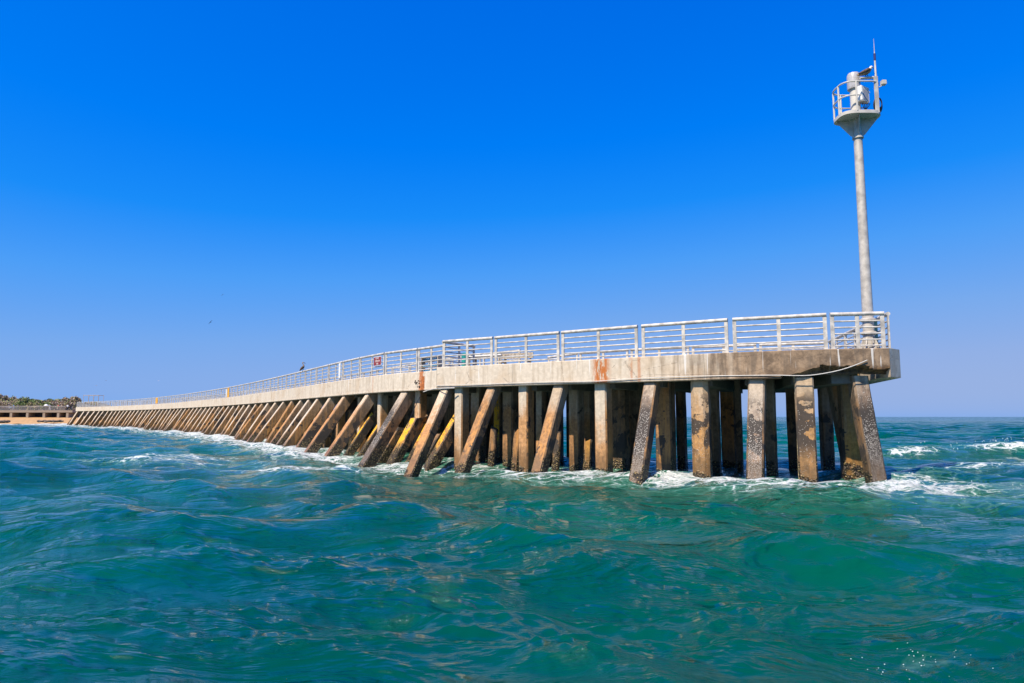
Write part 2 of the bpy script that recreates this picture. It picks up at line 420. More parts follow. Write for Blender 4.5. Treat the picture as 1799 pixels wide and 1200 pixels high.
FL = front.len
def spall(q, s, off, z, o):
    # broken lower corner of the edge beam at the seaward end
    if off > 0.31: return q
    d = FL - s                                           # metres from the corner
    if d < 2.9:
        nz = mnoise.fractal(Vector((s * 2.2, z * 2.2, 3.1)), 1.0, 2.0, 4)
        lim = ZB + 0.36 * max(0, 1 - abs(d - 1.15) / 1.7) ** 0.6 + 0.10 * nz
        if d < 0.45: lim = ZB + 0.22 + 0.35 * (0.45 - d) * 0 + 0.05 * nz
        if z < lim:
            t = min(1.0, (lim - z) / 0.10 + 0.25)
            q = q - o * (0.24 * t + 0.10 * abs(nz)); q.z += 0.05 * abs(nz)
            if z <= ZB + 0.03: q.z += 0.13 * t
    return q
strip_mesh(front, 0, FL, 0.09, edge_profile(0.6, 22), M['fascia'], 'edge_beam', pier, spall=spall)

# outline of the pier head
Cn = front.at(FL); Cf = Vector((CORNER.x, CORNER.y, 0))
B1 = Vector((12.45, 24.1, 0)); B2 = Vector((13.5, 28.2, 0)); 
far_pts = [on_plane(x, y, ZT + 1.05) for x, y in ((1458, 600.8), (1300, 605.6), (1205, 609), (1080, 615), (940, 622.7))]
far_pts = [Vector((q.x, q.y + 0.12, 0)) for q in far_pts]
BL = front.at(0) - n0 * 9.2
farE = [B2 + Vector((-0.5, 0.3, 0))] + far_pts[1:] + [BL]
for _ in range(2):
    farE = [farE[0]] + [(farE[i-1] + farE[i] * 2 + farE[i+1]) / 4 for i in range(1, len(farE)-1)] + [farE[-1]]
endE = Path([Cn, Cf, Cf.lerp(B1, 0.5), B1, B2, farE[0]])
farP = Path(farE)
# end edge beam
def poly_prism(name, poly, z0, z1, mat, parent, uv=False):
    bm = bmesh.new(); uvl = bm.loops.layers.uv.new('UVMap')
    a = [bm.verts.new((p.x, p.y, z0)) for p in poly]; b = [bm.verts.new((p.x, p.y, z1)) for p in poly]
    n = len(poly); fs = [bm.faces.new(a[::-1]), bm.faces.new(b)]; L = 0
    for i in range(n):
        j = (i + 1) % n; f = bm.faces.new((a[i], a[j], b[j], b[i])); l2 = L + (poly[j] - poly[i]).length
        for lp, (uu, vv) in zip(f.loops, ((L, z0-ZB), (l2, z0-ZB), (l2, z1-ZB), (L, z1-ZB))): lp[uvl].uv = (uu, vv)
        L = l2
    for f in fs:
        for lp in f.loops: lp[uvl].uv = (lp.vert.co.x, lp.vert.co.y)
    bmesh.ops.triangulate(bm, faces=fs)
    return bobj(name, bm, mat, parent)
def end_out(path, t, c=Vector((5, 26, 0))):
    d = path.dir(t); n = Vector((d.y, -d.x, 0)); return n if n.dot(path.at(t) - c) > 0 else -n
def band(path, name, thick, z0, z1, mat, parent, cen=Vector((5, 26, 0)), step=0.5):
    pts = path.p; inner = []
    for i, q in enumerate(pts):
        t = path.L[i]; inner.append(q - end_out(path, t, cen) * thick)
    return poly_prism(name, pts + inner[::-1], z0, z1, mat, parent)
RUST = []
M['fascia_end'] = fascia_material('pale_concrete_end', 0.5 + 300)
eb = Path([Cn + Vector((0.004, 0.004, 0)), Cf, B1, B2])
poly_prism('edge_beam', [Cn + Vector((0.0, 0.0, 0)), Cf, B1, B2, B2 + Vector((-0.6, 0.1, 0)), B1 + Vector((-0.6, 0.1, 0)), Cn + Vector((0.0, 0.62, 0))], ZB, ZT, M['fascia_end'], pier)
poly_prism('edge_beam', [B2 + Vector((-0.6, 0.1, 0))] + farE[1:] + [q + Vector((-0.1, -0.6, 0)) for q in farE[:0:-1]] + [B2 + Vector((-0.7, -0.5, 0))], ZB, ZT, M['fascia_end'], pier)
# slab
inner_front = [front.at(FL * i / 20) - front.out(FL * i / 20) * 0.6 for i in range(20)]
slab_poly = inner_front + [B1 + Vector((-0.75, 0, 0)), B2 + Vector((-0.8, -0.6, 0))] + [q + Vector((-0.1, -0.6, 0)) for q in farE[1:]]
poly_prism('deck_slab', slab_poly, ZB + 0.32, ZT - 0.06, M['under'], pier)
poly_prism('side_beam', [front.at(0) + d0 * 0.004, front.at(0) + d0 * 0.35, front.at(0) + d0 * 0.35 - n0 * 9.0, front.at(0) - n0 * 9.0], ZB + 0.01, ZT - 0.01, M['fascia_end'], pier)

# walkway: edge beam, slab, rear beam
strip_mesh(walk, 0.0, S_END, 0.6, edge_profile(0.5, 4), M['fascia_walk'], 'edge_beam', jetty)
strip_mesh(walk, S_END, WL, 2.0, edge_profile(0.5, 2), M['fascia_walk'], 'edge_beam', jetty)
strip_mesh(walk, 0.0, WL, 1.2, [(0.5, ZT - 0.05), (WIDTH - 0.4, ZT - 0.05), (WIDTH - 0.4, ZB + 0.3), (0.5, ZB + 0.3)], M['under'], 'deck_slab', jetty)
strip_mesh(walk, 0.0, WL, 1.2, [(WIDTH - 0.4, ZT), (WIDTH, ZT), (WIDTH, ZB), (WIDTH - 0.4, ZB)], M['fascia_end'], 'edge_beam', jetty)

# ------------------------------------------------------------------ piles
def pile_mesh(top, foot, w, d, out, mats, name, parent, ragged=0.0, oct_=False, seed=0):
    """square pile between two points; out = outward direction (front face). front face uses mats[0], other faces mats[1]."""
    top = Vector(top); foot = Vector(foot); ax = (foot - top)
    side = Vector((-out.y, out.x, 0)).normalized()
    bm = bmesh.new(); n = 12; rows = []
    c = 0.045 if not oct_ else 0.13
    hw, hd = w / 2, d / 2
    prof = [(-hw + c, hd), (hw - c, hd), (hw, hd - c), (hw, -hd + c), (hw - c, -hd), (-hw + c, -hd), (-hw, -hd + c), (-hw, hd - c)]
    for i in range(n + 1):
        q = top + ax * (i / n); r = []
        for j, (a, b) in enumerate(prof):
            v = q + side * a + out * b
            w_ = 0.02 * mnoise.noise(Vector((v.x * 1.7, v.y * 1.7, v.z * 1.7 + seed)))
            v = v + side * w_ + out * w_
            if i == 0 and ragged: v = v + Vector((0, 0, -ragged * abs(mnoise.noise(Vector((a * 7 + seed, b * 7, seed))) * 2)))
            r.append(bm.verts.new(v))
        rows.append(r)
    for a, b in zip(rows, rows[1:]):
        for j in range(8):
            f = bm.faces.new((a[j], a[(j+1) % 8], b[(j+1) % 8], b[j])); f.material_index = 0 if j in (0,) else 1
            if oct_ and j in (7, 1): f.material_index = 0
    bm.faces.new(rows[0]).material_index = 1; bm.faces.new(rows[-1][::-1]).material_index = 1
    return bobj(name, bm, mats, parent)

def ground(p, z): return Vector((p.x, p.y, z))
FOOTZ = -1.2
# pier head front row: vertical piles at these columns of the edge
vert = [(811, 'pile', 0.40, .42), (925, 'pile', 0.42, .44), (1061, 'pile', 0.46, .46), (1232, 'pile_patch', 0.55, .5), (1415, 'pile_patch', 0.52, .5)]
for x, mt, w, o_ in vert:
    s = front.at_px(x, -0.42, 2.3); p = front.at(s) - front.out(s) * 0.42
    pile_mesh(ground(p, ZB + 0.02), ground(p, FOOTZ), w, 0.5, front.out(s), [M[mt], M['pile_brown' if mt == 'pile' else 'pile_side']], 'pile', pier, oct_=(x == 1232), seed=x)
# raking piles: column of top, column of foot, batter in metres at water
rak = [(787, 728, 'pile_front', 1.9, .40), (868, 813, 'pile_brown', 1.75, .40), (986, 946, 'pile_brown', 1.5, .42), (1147, 1121, 'pile_speck', 1.6, .44), (1330, 1327, 'pile_speck', 0.85, .48)]
for xt, xf, mt, bat, w in rak:
    s = front.at_px(xt, -0.35, 3.0); p = front.at(s) - front.out(s) * 0.40; o = front.out(s)
    # choose the tangential slip so that the foot shows at its column
    best = min((abs(px_of(ground(p + o * bat + front.dir(s) * k / 50, 0.0)) - xf), k / 50) for k in range(-60, 61))[1]
    dvec = o * bat + front.dir(s) * best
    foot = p + dvec * (ZB - FOOTZ) / ZB
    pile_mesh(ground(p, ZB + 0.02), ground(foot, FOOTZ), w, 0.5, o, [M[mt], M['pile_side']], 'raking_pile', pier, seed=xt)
# the leaning corner pile
p = on_plane(1507, 661, ZB); p = Vector((p.x, 20.62, 0)); p.x = (1507 - CX) / F * 20.62 * 0.998
f_ = Vector(((1530 - CX) / F * 20.3, 20.3, 0))
dv = f_ - p
pile_mesh(ground(p, ZB + 0.06), ground(p + dv * (ZB - FOOTZ) / ZB, FOOTZ), 0.47, 0.45, Vector((-0.03, -1, 0)).normalized(), [M['pile_speck'], M['pile_dark']], 'raking_pile', pier, seed=99)

# inner rows
def inner(x, depth_off, mt, w=0.48, d=0.48, lean=None, side='pile_dark'):
    s = front.at_px(x, -depth_off, 2.0); p = front.at(s) - front.out(s) * depth_off
    ft = ground(p, FOOTZ)
    if lean is not None: ft = ground(p + Vector((lean[0], lean[1], 0)), FOOTZ)
    pile_mesh(ground(p, ZB + 0.28), ft, w, min(d, w) if w < 0.42 else d, front.out(s), [M[mt], M[side]], 'pile', pier, seed=x)
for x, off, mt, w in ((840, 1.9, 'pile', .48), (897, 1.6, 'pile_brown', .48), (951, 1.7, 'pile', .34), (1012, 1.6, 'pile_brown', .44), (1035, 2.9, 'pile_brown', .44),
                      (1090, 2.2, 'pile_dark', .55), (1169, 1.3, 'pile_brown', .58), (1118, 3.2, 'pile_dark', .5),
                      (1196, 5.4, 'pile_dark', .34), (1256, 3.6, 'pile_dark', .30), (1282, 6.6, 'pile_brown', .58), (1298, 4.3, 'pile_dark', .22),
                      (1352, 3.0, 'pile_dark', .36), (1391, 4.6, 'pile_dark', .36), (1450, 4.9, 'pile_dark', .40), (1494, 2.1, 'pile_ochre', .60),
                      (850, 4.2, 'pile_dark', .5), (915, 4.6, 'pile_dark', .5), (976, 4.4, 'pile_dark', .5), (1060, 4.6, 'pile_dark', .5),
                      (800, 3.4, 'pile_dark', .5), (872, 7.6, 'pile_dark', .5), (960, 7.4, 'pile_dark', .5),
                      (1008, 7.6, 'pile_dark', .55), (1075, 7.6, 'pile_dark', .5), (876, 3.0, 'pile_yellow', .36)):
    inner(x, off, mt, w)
inner(1471, 3.3, 'pile_ochre', 0.55, 0.5, lean=(0.4, -0.5))
# short broken stub in front of the inner rows
def stub(pt, ztop, w, mt, lean, nm='broken_pile', par=None, d=0.42, o=None):
    o = o or Vector((-0.2, -1, 0)).normalized()
    ax = Vector((lean[0], lean[1], 0)) * (ztop - FOOTZ) / 3.0
    t = ground(pt - Vector((lean[0], lean[1], 0)) * ztop / 3.0, ztop)
    pile_mesh(t, ground(Vector((t.x, t.y, 0)) + ax, FOOTZ), w, d, o, [M[mt], M['pile_side']], nm, par, ragged=0.55, seed=int(w * 997 + pt.x * 31))
for x, off, zt, mt in ((905, 1.0, 1.55, 'pile_brown'), (1030, 1.15, 1.25, 'pile_ochre'), (976, 0.9, 1.6, 'pile_side'), (862, 1.15, 1.7, 'pile_side')):
    s = front.at_px(x, -off, 0.5); stub(front.at(s) - front.out(s) * off, zt, 0.26, mt, (-0.25, -0.35), par=pier, d=0.3)

# cap beams across the pier head
for x in (800, 868, 930, 990, 1065, 1150, 1235, 1325, 1410, 1480):
    s = front.at_px(x, -0.4, 3.0); a = front.at(s) - front.out(s) * 0.45
    L = 8.0; b = a - Vector((front.out(s).x * 0.75, front.out(s).y, 0)).normalized() * L
    dd = (b - a).normalized(); sd = Vector((-dd.y, dd.x, 0)) * 0.28
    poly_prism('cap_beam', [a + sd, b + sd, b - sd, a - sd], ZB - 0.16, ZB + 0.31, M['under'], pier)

# walkway raking piles
near_top = [720, 655.7, 614.6, 589, 566.7, 551, 535.6, 520.5, 505.6, 491, 477.8, 466.5, 455.6, 445, 435, 425.5, 416.5]
near_foot = [642, 590, 556, 541, 525, 511, 500, 487, 475, 463, 451, 441, 424]
S_rak = [walk.at_px(x, -0.4, 3.0) for x in near_top]
s = S_rak[-1]
while s < S_END - 1.0:
    s += 2.62; S_rak.append(s)
for i, s in enumerate(S_rak):
    s += random.uniform(-0.16, 0.16) if i > 5 else 0
    o = walk.out(s); p = walk.at(s) - o * 0.40
    bat = 2.1 - 0.25 * min(1, i / 20) + (random.uniform(-0.25, 0.22) if i > 2 else 0)
    far = i > 14
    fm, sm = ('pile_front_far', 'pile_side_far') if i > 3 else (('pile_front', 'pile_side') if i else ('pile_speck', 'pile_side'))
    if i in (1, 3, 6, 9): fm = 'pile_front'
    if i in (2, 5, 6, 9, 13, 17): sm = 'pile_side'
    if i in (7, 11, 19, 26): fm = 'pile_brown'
    w = 0.50 + (random.uniform(-0.05, 0.04) if i > 2 else 0)
    foot = p + o * bat * (ZB - FOOTZ) / ZB
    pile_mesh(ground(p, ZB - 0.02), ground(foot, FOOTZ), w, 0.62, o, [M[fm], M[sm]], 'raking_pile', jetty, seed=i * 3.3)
# the same for the hidden leg would be unseen; vertical king piles between them
sv = [walk.at_px(x, -0.95, 3.0) for x in (750, 684, 637, 600, 577)]
s = sv[-1]
while s < S_END - 1.0:
    s += 2.62; sv.append(s)
for i, s in enumerate(sv):
    o = walk.out(s); off = 0.62 if i < 2 else 0.95; p = walk.at(s) - o * off
    pile_mesh(ground(p, ZB + 0.28), ground(p, FOOTZ), 0.42, 0.42, o, [M['pile'], M['pile_brown']], 'pile', jetty, seed=i * 7.7)
for x in (770, 735, 700, 665):
    for off in (2.3, 3.9):
        s = walk.at_px(x, -off, 2.0); o = walk.out(s); p = walk.at(s) - o * off
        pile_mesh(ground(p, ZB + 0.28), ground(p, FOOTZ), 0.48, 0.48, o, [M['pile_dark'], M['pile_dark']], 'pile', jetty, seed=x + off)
# yellow broken raking stubs behind the first bents
for xf, xt_z, w, mt in ((693, 2.15, 0.46, 'pile_yellow'), (764, 2.25, 0.46, 'pile_yellow'), (636, 2.2, 0.34, 'pile_yellow'), (722, 1.9, 0.26, 'pile_yellow'), (613, 2.2, 0.3, 'pile_yellow'), (672, 1.5, 0.3, 'pile_side'), (748, 1.3, 0.3, 'pile_side')):
    off = 0.25 if xf in (693, 764) else 0.9
    s = walk.at_px(xf, -off + 1.1, 0.3); o = walk.out(s); p = walk.at(s) + o * (1.1 - off)
    stub(p, xt_z, w, mt, (o.x * 2.0, o.y * 2.0), par=jetty, d=0.5, o=o)
# stained panel wall behind the piles
s_wall = walk.at_px(618, -1.3, 1.0)
strip_mesh(walk, s_wall, WL, 0.9, [(1.30, FOOTZ), (1.30, 2.28), (1.42, 2.36), (1.55, 2.36), (1.55, FOOTZ)], M['wall'], 'panel_wall', jetty)
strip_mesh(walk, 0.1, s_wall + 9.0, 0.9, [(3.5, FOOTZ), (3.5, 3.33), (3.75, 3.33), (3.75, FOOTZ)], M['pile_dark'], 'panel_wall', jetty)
# stout transverse caps on the walkway
for s in sv[:14]:
    o = walk.out(s); a = walk.at(s) - o * 0.55; b = walk.at(s) - o * 3.9; dd = walk.dir(s) * 0.25
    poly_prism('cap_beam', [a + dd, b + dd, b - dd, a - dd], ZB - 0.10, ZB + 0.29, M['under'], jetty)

# ------------------------------------------------------------------ railings
def make_panel(L, posts=3, detail=True, mat=None):
    mat = mat or M['rail']
    root = bpy.data.objects.new('railing_panel', None); C.objects.link(root)
    xs = [-L/2 + 0.05, L/2 - 0.05]
    if posts == 3: xs.insert(1, 0.0)
    if posts == 4: xs[1:1] = [-L/6, L/6]
    if detail:
        for x in xs:
            bm = bmesh.new(); bevel_box(bm, x - 0.056, x + 0.056, -0.022, 0.022, 0.0, 1.0, 0.006)
            box(bm, x - 0.085, x + 0.085, -0.065, 0.065, 0.0, 0.015)
            bobj('post', bm, mat, root)
        bm = bmesh.new(); tube(bm, [(-L/2, 0, 1.035), (L/2, 0, 1.035)], 0.058, 14); smooth_obj(bobj('top_rail', bm, mat, root))
        for z in (0.10, 0.275, 0.455, 0.64, 0.825):
            bm = bmesh.new(); tube(bm, [(-L/2 + 0.09, 0, z), (L/2 - 0.09, 0, z)], 0.024, 8); smooth_obj(bobj('rail_bar', bm, mat, root))
    else:
        bpy.data.objects.remove(root)
        bm = bmesh.new()
        for x in xs: box(bm, x - 0.048, x + 0.048, -0.03, 0.03, 0, 1.0)
        box(bm, -L/2, L/2, -0.045, 0.045, 0.99, 1.08)
        for z in (0.10, 0.275, 0.455, 0.64, 0.825): box(bm, -L/2, L/2, -0.018, 0.018, z - 0.018, z + 0.018)
        root = bobj('railing_panel', bm, mat)
    return root

def rail_run(name, label, pts, cat='railing', proto=None, L=None, detail=True, group=None):
    """pts: list of (a, b) end points of each panel"""
    a0 = pts[0][0]
    root = thing(name, label, cat, (a0.x, a0.y, ZT), group=group)
    cache = {}
    for a, b in pts:
        ln = (b - a).length; key = round(ln, 2)
        if key not in cache:
            pr = make_panel(ln, 3, detail if isinstance(detail, bool) else True); cache[key] = pr; r = pr
        else: r = copy_tree(cache[key])
        mid = (a + b) / 2; r.parent = root
        r.location = (mid.x - a0.x, mid.y - a0.y, 0.0)
        r.rotation_euler = (0, 0, math.atan2(b.y - a.y, b.x - a.x))
    return root
def panel_pts_px(path, cols, inset):
    out = []
    for xa, xb in cols:
        q = []
        for x in (xa, xb):
            s = path.at_px(x, -inset, 4.9); q.append(path.at(s) - path.out(s) * inset)
        out.append(tuple(q))
    return out
cols = [(778, 866.5), (870, 983), (987, 1119.5), (1127.5, 1278), (1286, 1451), (1459, 1552)]
pp = panel_pts_px(front, cols, 0.16)
rail_run('metal_railing', 'pale metal railing of six panels along the near edge of the wide pier head', pp)
PF = pp[-1][1]
# end railing, from the near corner back to the far corner
e0 = Vector((10.86, 20.45, 0)); e1 = Vector((12.75, 27.9, 0))
def split(a, b, n, gap=0.12):
    d = (b - a) / n; g = d.normalized() * gap / 2
    return [(a + d * i + g, a + d * (i + 1) - g) for i in range(n)]
rail_run('metal_railing', 'metal railing running back along the seaward end behind the mast foot', split(PF + Vector((0.16, 0.02, 0)), e1, 3))
fp = []
fpath = Path([q + Vector((-0.05, -0.16, 0)) for q in farE])
nP = 5; Lp = fpath.len / nP
for i in range(nP): fp.append((fpath.at(i * Lp + 0.06), fpath.at((i + 1) * Lp - 0.06)))
rail_run('metal_railing', 'far side railing of the pier head showing low behind the near railing', fp)
sp = front.at(0) + d0 * 0.14 - n0 * 0.22
rail_run('metal_railing', 'short railing crossing the step between pier head and walkway', split(sp, sp - n0 * 2.2, 1, 0.0))
# walkway front railing
cols = [(735, 775), (677, 732), (633, 674.5)]
wf = []
s_a = walk.at_px(735, -0.16, 4.9)
P1 = panel_pts_px(walk, [(735, 782)], 0.16); wf += P1
s = s_a; k = 0
tops = [walk.at_px(x, -0.16, 4.9) for x in (735, 677, 633, 603, 578.5)]
def off_pt(s, o_): return walk.at(s) - walk.out(s) * o_
for a, b in zip(tops, tops[1:]): wf.append((off_pt(b - 0.06, 0.16), off_pt(a + 0.06, 0.16)))
s = tops[-1]
while s < S_END - 2.9:
    wf.append((off_pt(s + 2.84, 0.16), off_pt(s + 0.10, 0.16))); s += 2.9
near, farr = wf[:26], wf[26:]
fr = rail_run('metal_railing', 'long run of railing along the near edge of the curving jetty walkway', near)
low = make_panel(2.74, 3, False)
first = True
for a, b in farr:
    r = low if first else low.copy()
    if not first: C.objects.link(r)
    first = False
    r.parent = fr; mid = (a + b) / 2; r.location = (mid.x - fr.location.x, mid.y - fr.location.y, 0); r.rotation_euler = (0, 0, math.atan2(b.y - a.y, b.x - a.x))
# rear railing of the walkway
rr = None; s = 0.3; o_ = WIDTH - 0.2
while s < WL - 2.9:
    a, b = off_pt(s + 2.84, o_), off_pt(s + 0.10, o_); mid = (a + b) / 2
    if rr is None:
        rr = thing('metal_railing', 'railing along the far side of the jetty walkway seen through the near bars', 'railing', (mid.x, mid.y, ZT))
    r = low.copy(); C.objects.link(r); r.parent = rr
    r.location = (mid.x - rr.location.x, mid.y - rr.location.y, 0); r.rotation_euler = (0, 0, math.atan2(b.y - a.y, b.x - a.x)); s += 2.9
# railing of the hidden leg at the corner, seen end on
s = S_END; hr = None
while s < WL - 2.9:
    a, b = off_pt(s + 2.84, 0.16), off_pt(s + 0.10, 0.16); mid = (a + b) / 2
    if hr is None:
        hr = thing('metal_railing', 'railing turning away at the far corner of the jetty beside the sandy shore', 'railing', (mid.x, mid.y, ZT))
    r = low.copy(); C.objects.link(r); r.parent = hr
    r.location = (mid.x - hr.location.x, mid.y - hr.location.y, 0); r.rotation_euler = (0, 0, math.atan2(b.y - a.y, b.x - a.x)); s += 2.9

# ------------------------------------------------------------------ conduit, cables, joint
def tubeobj(name, pts, r, mat, n=8, parent=None, smooth=True):
    bm = bmesh.new(); tube(bm, pts, r, n); o = bobj(name, bm, mat, parent)
    return smooth_obj(o) if smooth else o
def resample(pts, k=6):
    out = []
    for i in range(len(pts) - 1):
        p0 = pts[max(i-1, 0)]; p1 = pts[i]; p2 = pts[i+1]; p3 = pts[min(i+2, len(pts)-1)]
        for j in range(k):
            t = j / k
            out.append(0.5 * ((2*p1) + (p2 - p0) * t + (2*p0 - 5*p1 + 4*p2 - p3) * t*t + (3*p1 - p0 - 3*p2 + p3) * t**3))
    out.append(pts[-1]); return out
cp = []
for x, y in ((768, 677.3), (868, 674.2), (960, 671.4), (1050, 669.6), (1119, 665), (1215, 661.3), (1350, 659.3), (1400, 660), (1430, 658.8), (1470, 652), (1498, 643.2), (1524, 632.8)):
    s = front.at_px(x, 0.03, 3.2); q = front.at(s) + front.out(s) * 0.045; q.z = z_at(q, y); cp.append(q)
tag(tubeobj('conduit', resample(cp), 0.013, M['pipe']), 'thin white conduit along the pier head edge beam, curling up at its right end', 'pipe')
cp = []
for x, y in ((744, 688.5), (757, 684.5), (772, 682.5), (800, 681.6)):
    s = front.at_px(max(x, 768), 0.03, 3.2); q = (front.at(s) + front.out(s) * 0.06) if x >= 768 else (walk.at(walk.at_px(x, 0.04, 3.2)) + walk.out(5) * 0.05)
    q.z = z_at(q, y); cp.append(q)
tag(tubeobj('conduit', resample(cp), 0.02, M['pipe']), 'short white pipe sloping up under the step in the concrete edge', 'pipe')
q0 = walk.at(walk.at_px(741, 0.05, 3.0)) + walk.out(6) * 0.06; q0.z = z_at(q0, 692)
q1 = walk.at(walk.at_px(727, 0.9, 2.0)) + walk.out(6) * 0.9; q1.z = z_at(q1, 722)
q2 = walk.at(walk.at_px(716, 1.1, 2.0)) + walk.out(6) * 1.1; q2.z = z_at(q2, 752)
tag(tubeobj('cable', resample([q0, q1, q2]), 0.014, M['black'], 6), 'slack dark cable hanging from the broken joint beside the rusty plate', 'cable')
s = walk.at_px(743, 0.02, 3.4); q = walk.at(s); o = walk.out(s); dd = walk.dir(s)
bm = bmesh.new()
a = q + o * 0.006; w_ = dd * 0.11
vs = [bm.verts.new(ground(a + w_ * k1 + o * k2, z)) for (k1, k2) in ((-1, 0), (1, 0), (1, 0.02), (-1, 0.02)) for z in (ZB + 0.03, ZB + 0.62)]
for f in ((0, 1, 3, 2), (2, 3, 5, 4), (4, 5, 7, 6), (6, 7, 1, 0), (1, 7, 5, 3), (0, 2, 4, 6)): bm.faces.new([vs[i] for i in f])
bobj('joint_plate', bm, M['rust'], jetty)
bm = bmesh.new()      # ragged broken pocket of the joint: dark chunk of exposed reinforcement
for k_ in range(14):
    c_ = q + dd * random.uniform(0.16, 0.55) + o * random.uniform(-0.02, 0.03); z_ = ZB + 0.30 + random.uniform(-0.26, 0.16)
    r_ = random.uniform(0.03, 0.06)
    ms = bmesh.ops.create_icosphere(bm, subdivisions=1, radius=r_, matrix=Matrix.Translation((c_.x, c_.y, z_)) @ Matrix.Rotation(random.random() * 3, 4, 'X') @ Matrix.Diagonal((1.3, 0.7, 0.8, 1)))
bobj('broken_joint', bm, simple('exposed_core', (0.10, 0.075, 0.06), 0.9, 0, 0.6, 20), jetty)
# hanging pvc downpipe by the fifth vertical pile
xq = Vector(((1397 - CX) / F * 20.9, 20.9, 0))
tag(tubeobj('downpipe', [ground(xq, -0.5), ground(xq + Vector((0.004, 0, 0)), 1.6), ground(xq + Vector((-0.02, 0, 0)), ZB + 0.3)], 0.032, simple('aged_pipe', (0.55, 0.46, 0.28), 0.6, 0, 0.4, 14)), 'yellowed vertical pipe beside the dark patched pile near the pier end', 'pipe')

# ------------------------------------------------------------------ mast with platform and light
TX, TY = 10.80, 20.98
tower = thing('beacon_mast', 'tall grey steel mast carrying a small railed platform and navigation light at the pier end', 'mast', (TX, TY, ZT))
def T(name, bm, mat, par=tower, ang=40): return smooth_obj(bobj(name, bm, mat, par), ang)
PZ = 11.21 - ZT - 0.02                                    # platform height above deck
bm = bmesh.new(); tube(bm, [(0, 0, 0.02), (0, 0, 1.2), (0, 0, 4.0), (0, 0, PZ + 0.0)], [0.165, 0.158, 0.138, 0.122], 28); T('pole', bm, M['tower_grey'])
for z_ in (0.95, 0.55):
    bm = bmesh.new(); tube(bm, [(0, 0, z_ - 0.05), (0, 0, z_ - 0.02), (0, 0, z_ + 0.02), (0, 0, z_ + 0.05)], [0.19, 0.235, 0.235, 0.19], 24); T('collar', bm, M['tower_grey'])
bm = bmesh.new(); tube(bm, [(0, 0, 0.0), (0, 0, 0.04)], 0.33, 24)
for k_ in range(8):
    a_ = k_ * math.pi / 4; m_ = Matrix.Rotation(a_, 3, 'Z')
    tri = [Vector((0.16, -0.012, 0.04)), Vector((0.32, -0.012, 0.04)), Vector((0.17, -0.012, 0.42))]
    f1 = [bm.verts.new(m_ @ t) for t in tri]; f2 = [bm.verts.new(m_ @ (t + Vector((0, 0.024, 0)))) for t in tri]
    bm.faces.new(f1); bm.faces.new(f2[::-1])
    for i in range(3): bm.faces.new((f1[i], f2[i], f2[(i+1) % 3], f1[(i+1) % 3]))
    tube(bm, [(0.27 * math.cos(a_ + 0.39), 0.27 * math.sin(a_ + 0.39), 0.03), (0.27 * math.cos(a_ + 0.39), 0.27 * math.sin(a_ + 0.39), 0.11)], 0.02, 6)
bobj('base_plate', bm, M['tower_grey'], tower)
# teal/dark sleeve behind the mast foot (control cabinet)
bm = bmesh.new(); bevel_box(bm, 0.14, 0.36, 0.16, 0.34, 0.05, 1.0, 0.012); cb = bobj('cabinet', bm, simple('green_grey_cabinet', (0.10, 0.28, 0.26), 0.5), tower)
# platform: rounded plate
bm = bmesh.new(); ring = []
RX, RY = 0.62, 0.50
prof_n = 40
def plat(a_):
    c_, s_ = math.cos(a_), math.sin(a_); e = 0.6
    return Vector((RX * math.copysign(abs(c_) ** e, c_), RY * math.copysign(abs(s_) ** e, s_), 0))
lo = [bm.verts.new(plat(2 * math.pi * i / prof_n) + Vector((0, 0, PZ))) for i in range(prof_n)]
hi = [bm.verts.new(plat(2 * math.pi * i / prof_n) + Vector((0, 0, PZ + 0.10))) for i in range(prof_n)]
for i in range(prof_n): bm.faces.new((lo[i], lo[(i+1) % prof_n], hi[(i+1) % prof_n], hi[i]))
bm.faces.new(lo[::-1]); bm.faces.new(hi)
T('platform', bm, M['tower_white'])
bm = bmesh.new()
for k_ in range(4):
    a_ = k_ * math.pi / 2 - 0.30; m_ = Matrix.Rotation(a_, 3, 'Z'); R_ = 0.57 if k_ % 2 == 0 else 0.44
    tri = [Vector((0.10, -0.01, PZ - 0.002)), Vector((R_, -0.01, PZ - 0.002)), Vector((R_, -0.01, PZ - 0.06)), Vector((0.20, -0.01, PZ - 0.52)), Vector((0.10, -0.01, PZ - 0.56))]
    f1 = [bm.verts.new(m_ @ t) for t in tri]; f2 = [bm.verts.new(m_ @ (t + Vector((0, 0.02, 0)))) for t in tri]
    bm.faces.new(f1); bm.faces.new(f2[::-1]); nn = len(tri)
    for i in range(nn): bm.faces.new((f1[i], f2[i], f2[(i+1) % nn], f1[(i+1) % nn]))
bobj('bracket', bm, M['tower_grey'], tower)
bm = bmesh.new()
# cone skirt joining bracket plates
lo2 = []
tube(bm, [(0, 0, PZ - 0.63), (0, 0, PZ - 0.54)], 0.165, 24); T('collar', bm, M['tower_grey'])
# inner mast and lantern
bm = bmesh.new(); tube(bm, [(-0.02, 0, PZ + 0.1), (-0.02, 0, PZ + 1.02)], 0.145, 24); T('column', bm, M['tower_white'])
bm = bmesh.new(); tube(bm, [(-0.04, 0, PZ + 0.98), (-0.04, 0, PZ + 1.0), (-0.04, 0, PZ + 1.42), (-0.04, 0, PZ + 1.49), (-0.04, 0, PZ + 1.52)], [0.19, 0.195, 0.19, 0.165, 0.08], 28); T('lantern', bm, M['lens'])
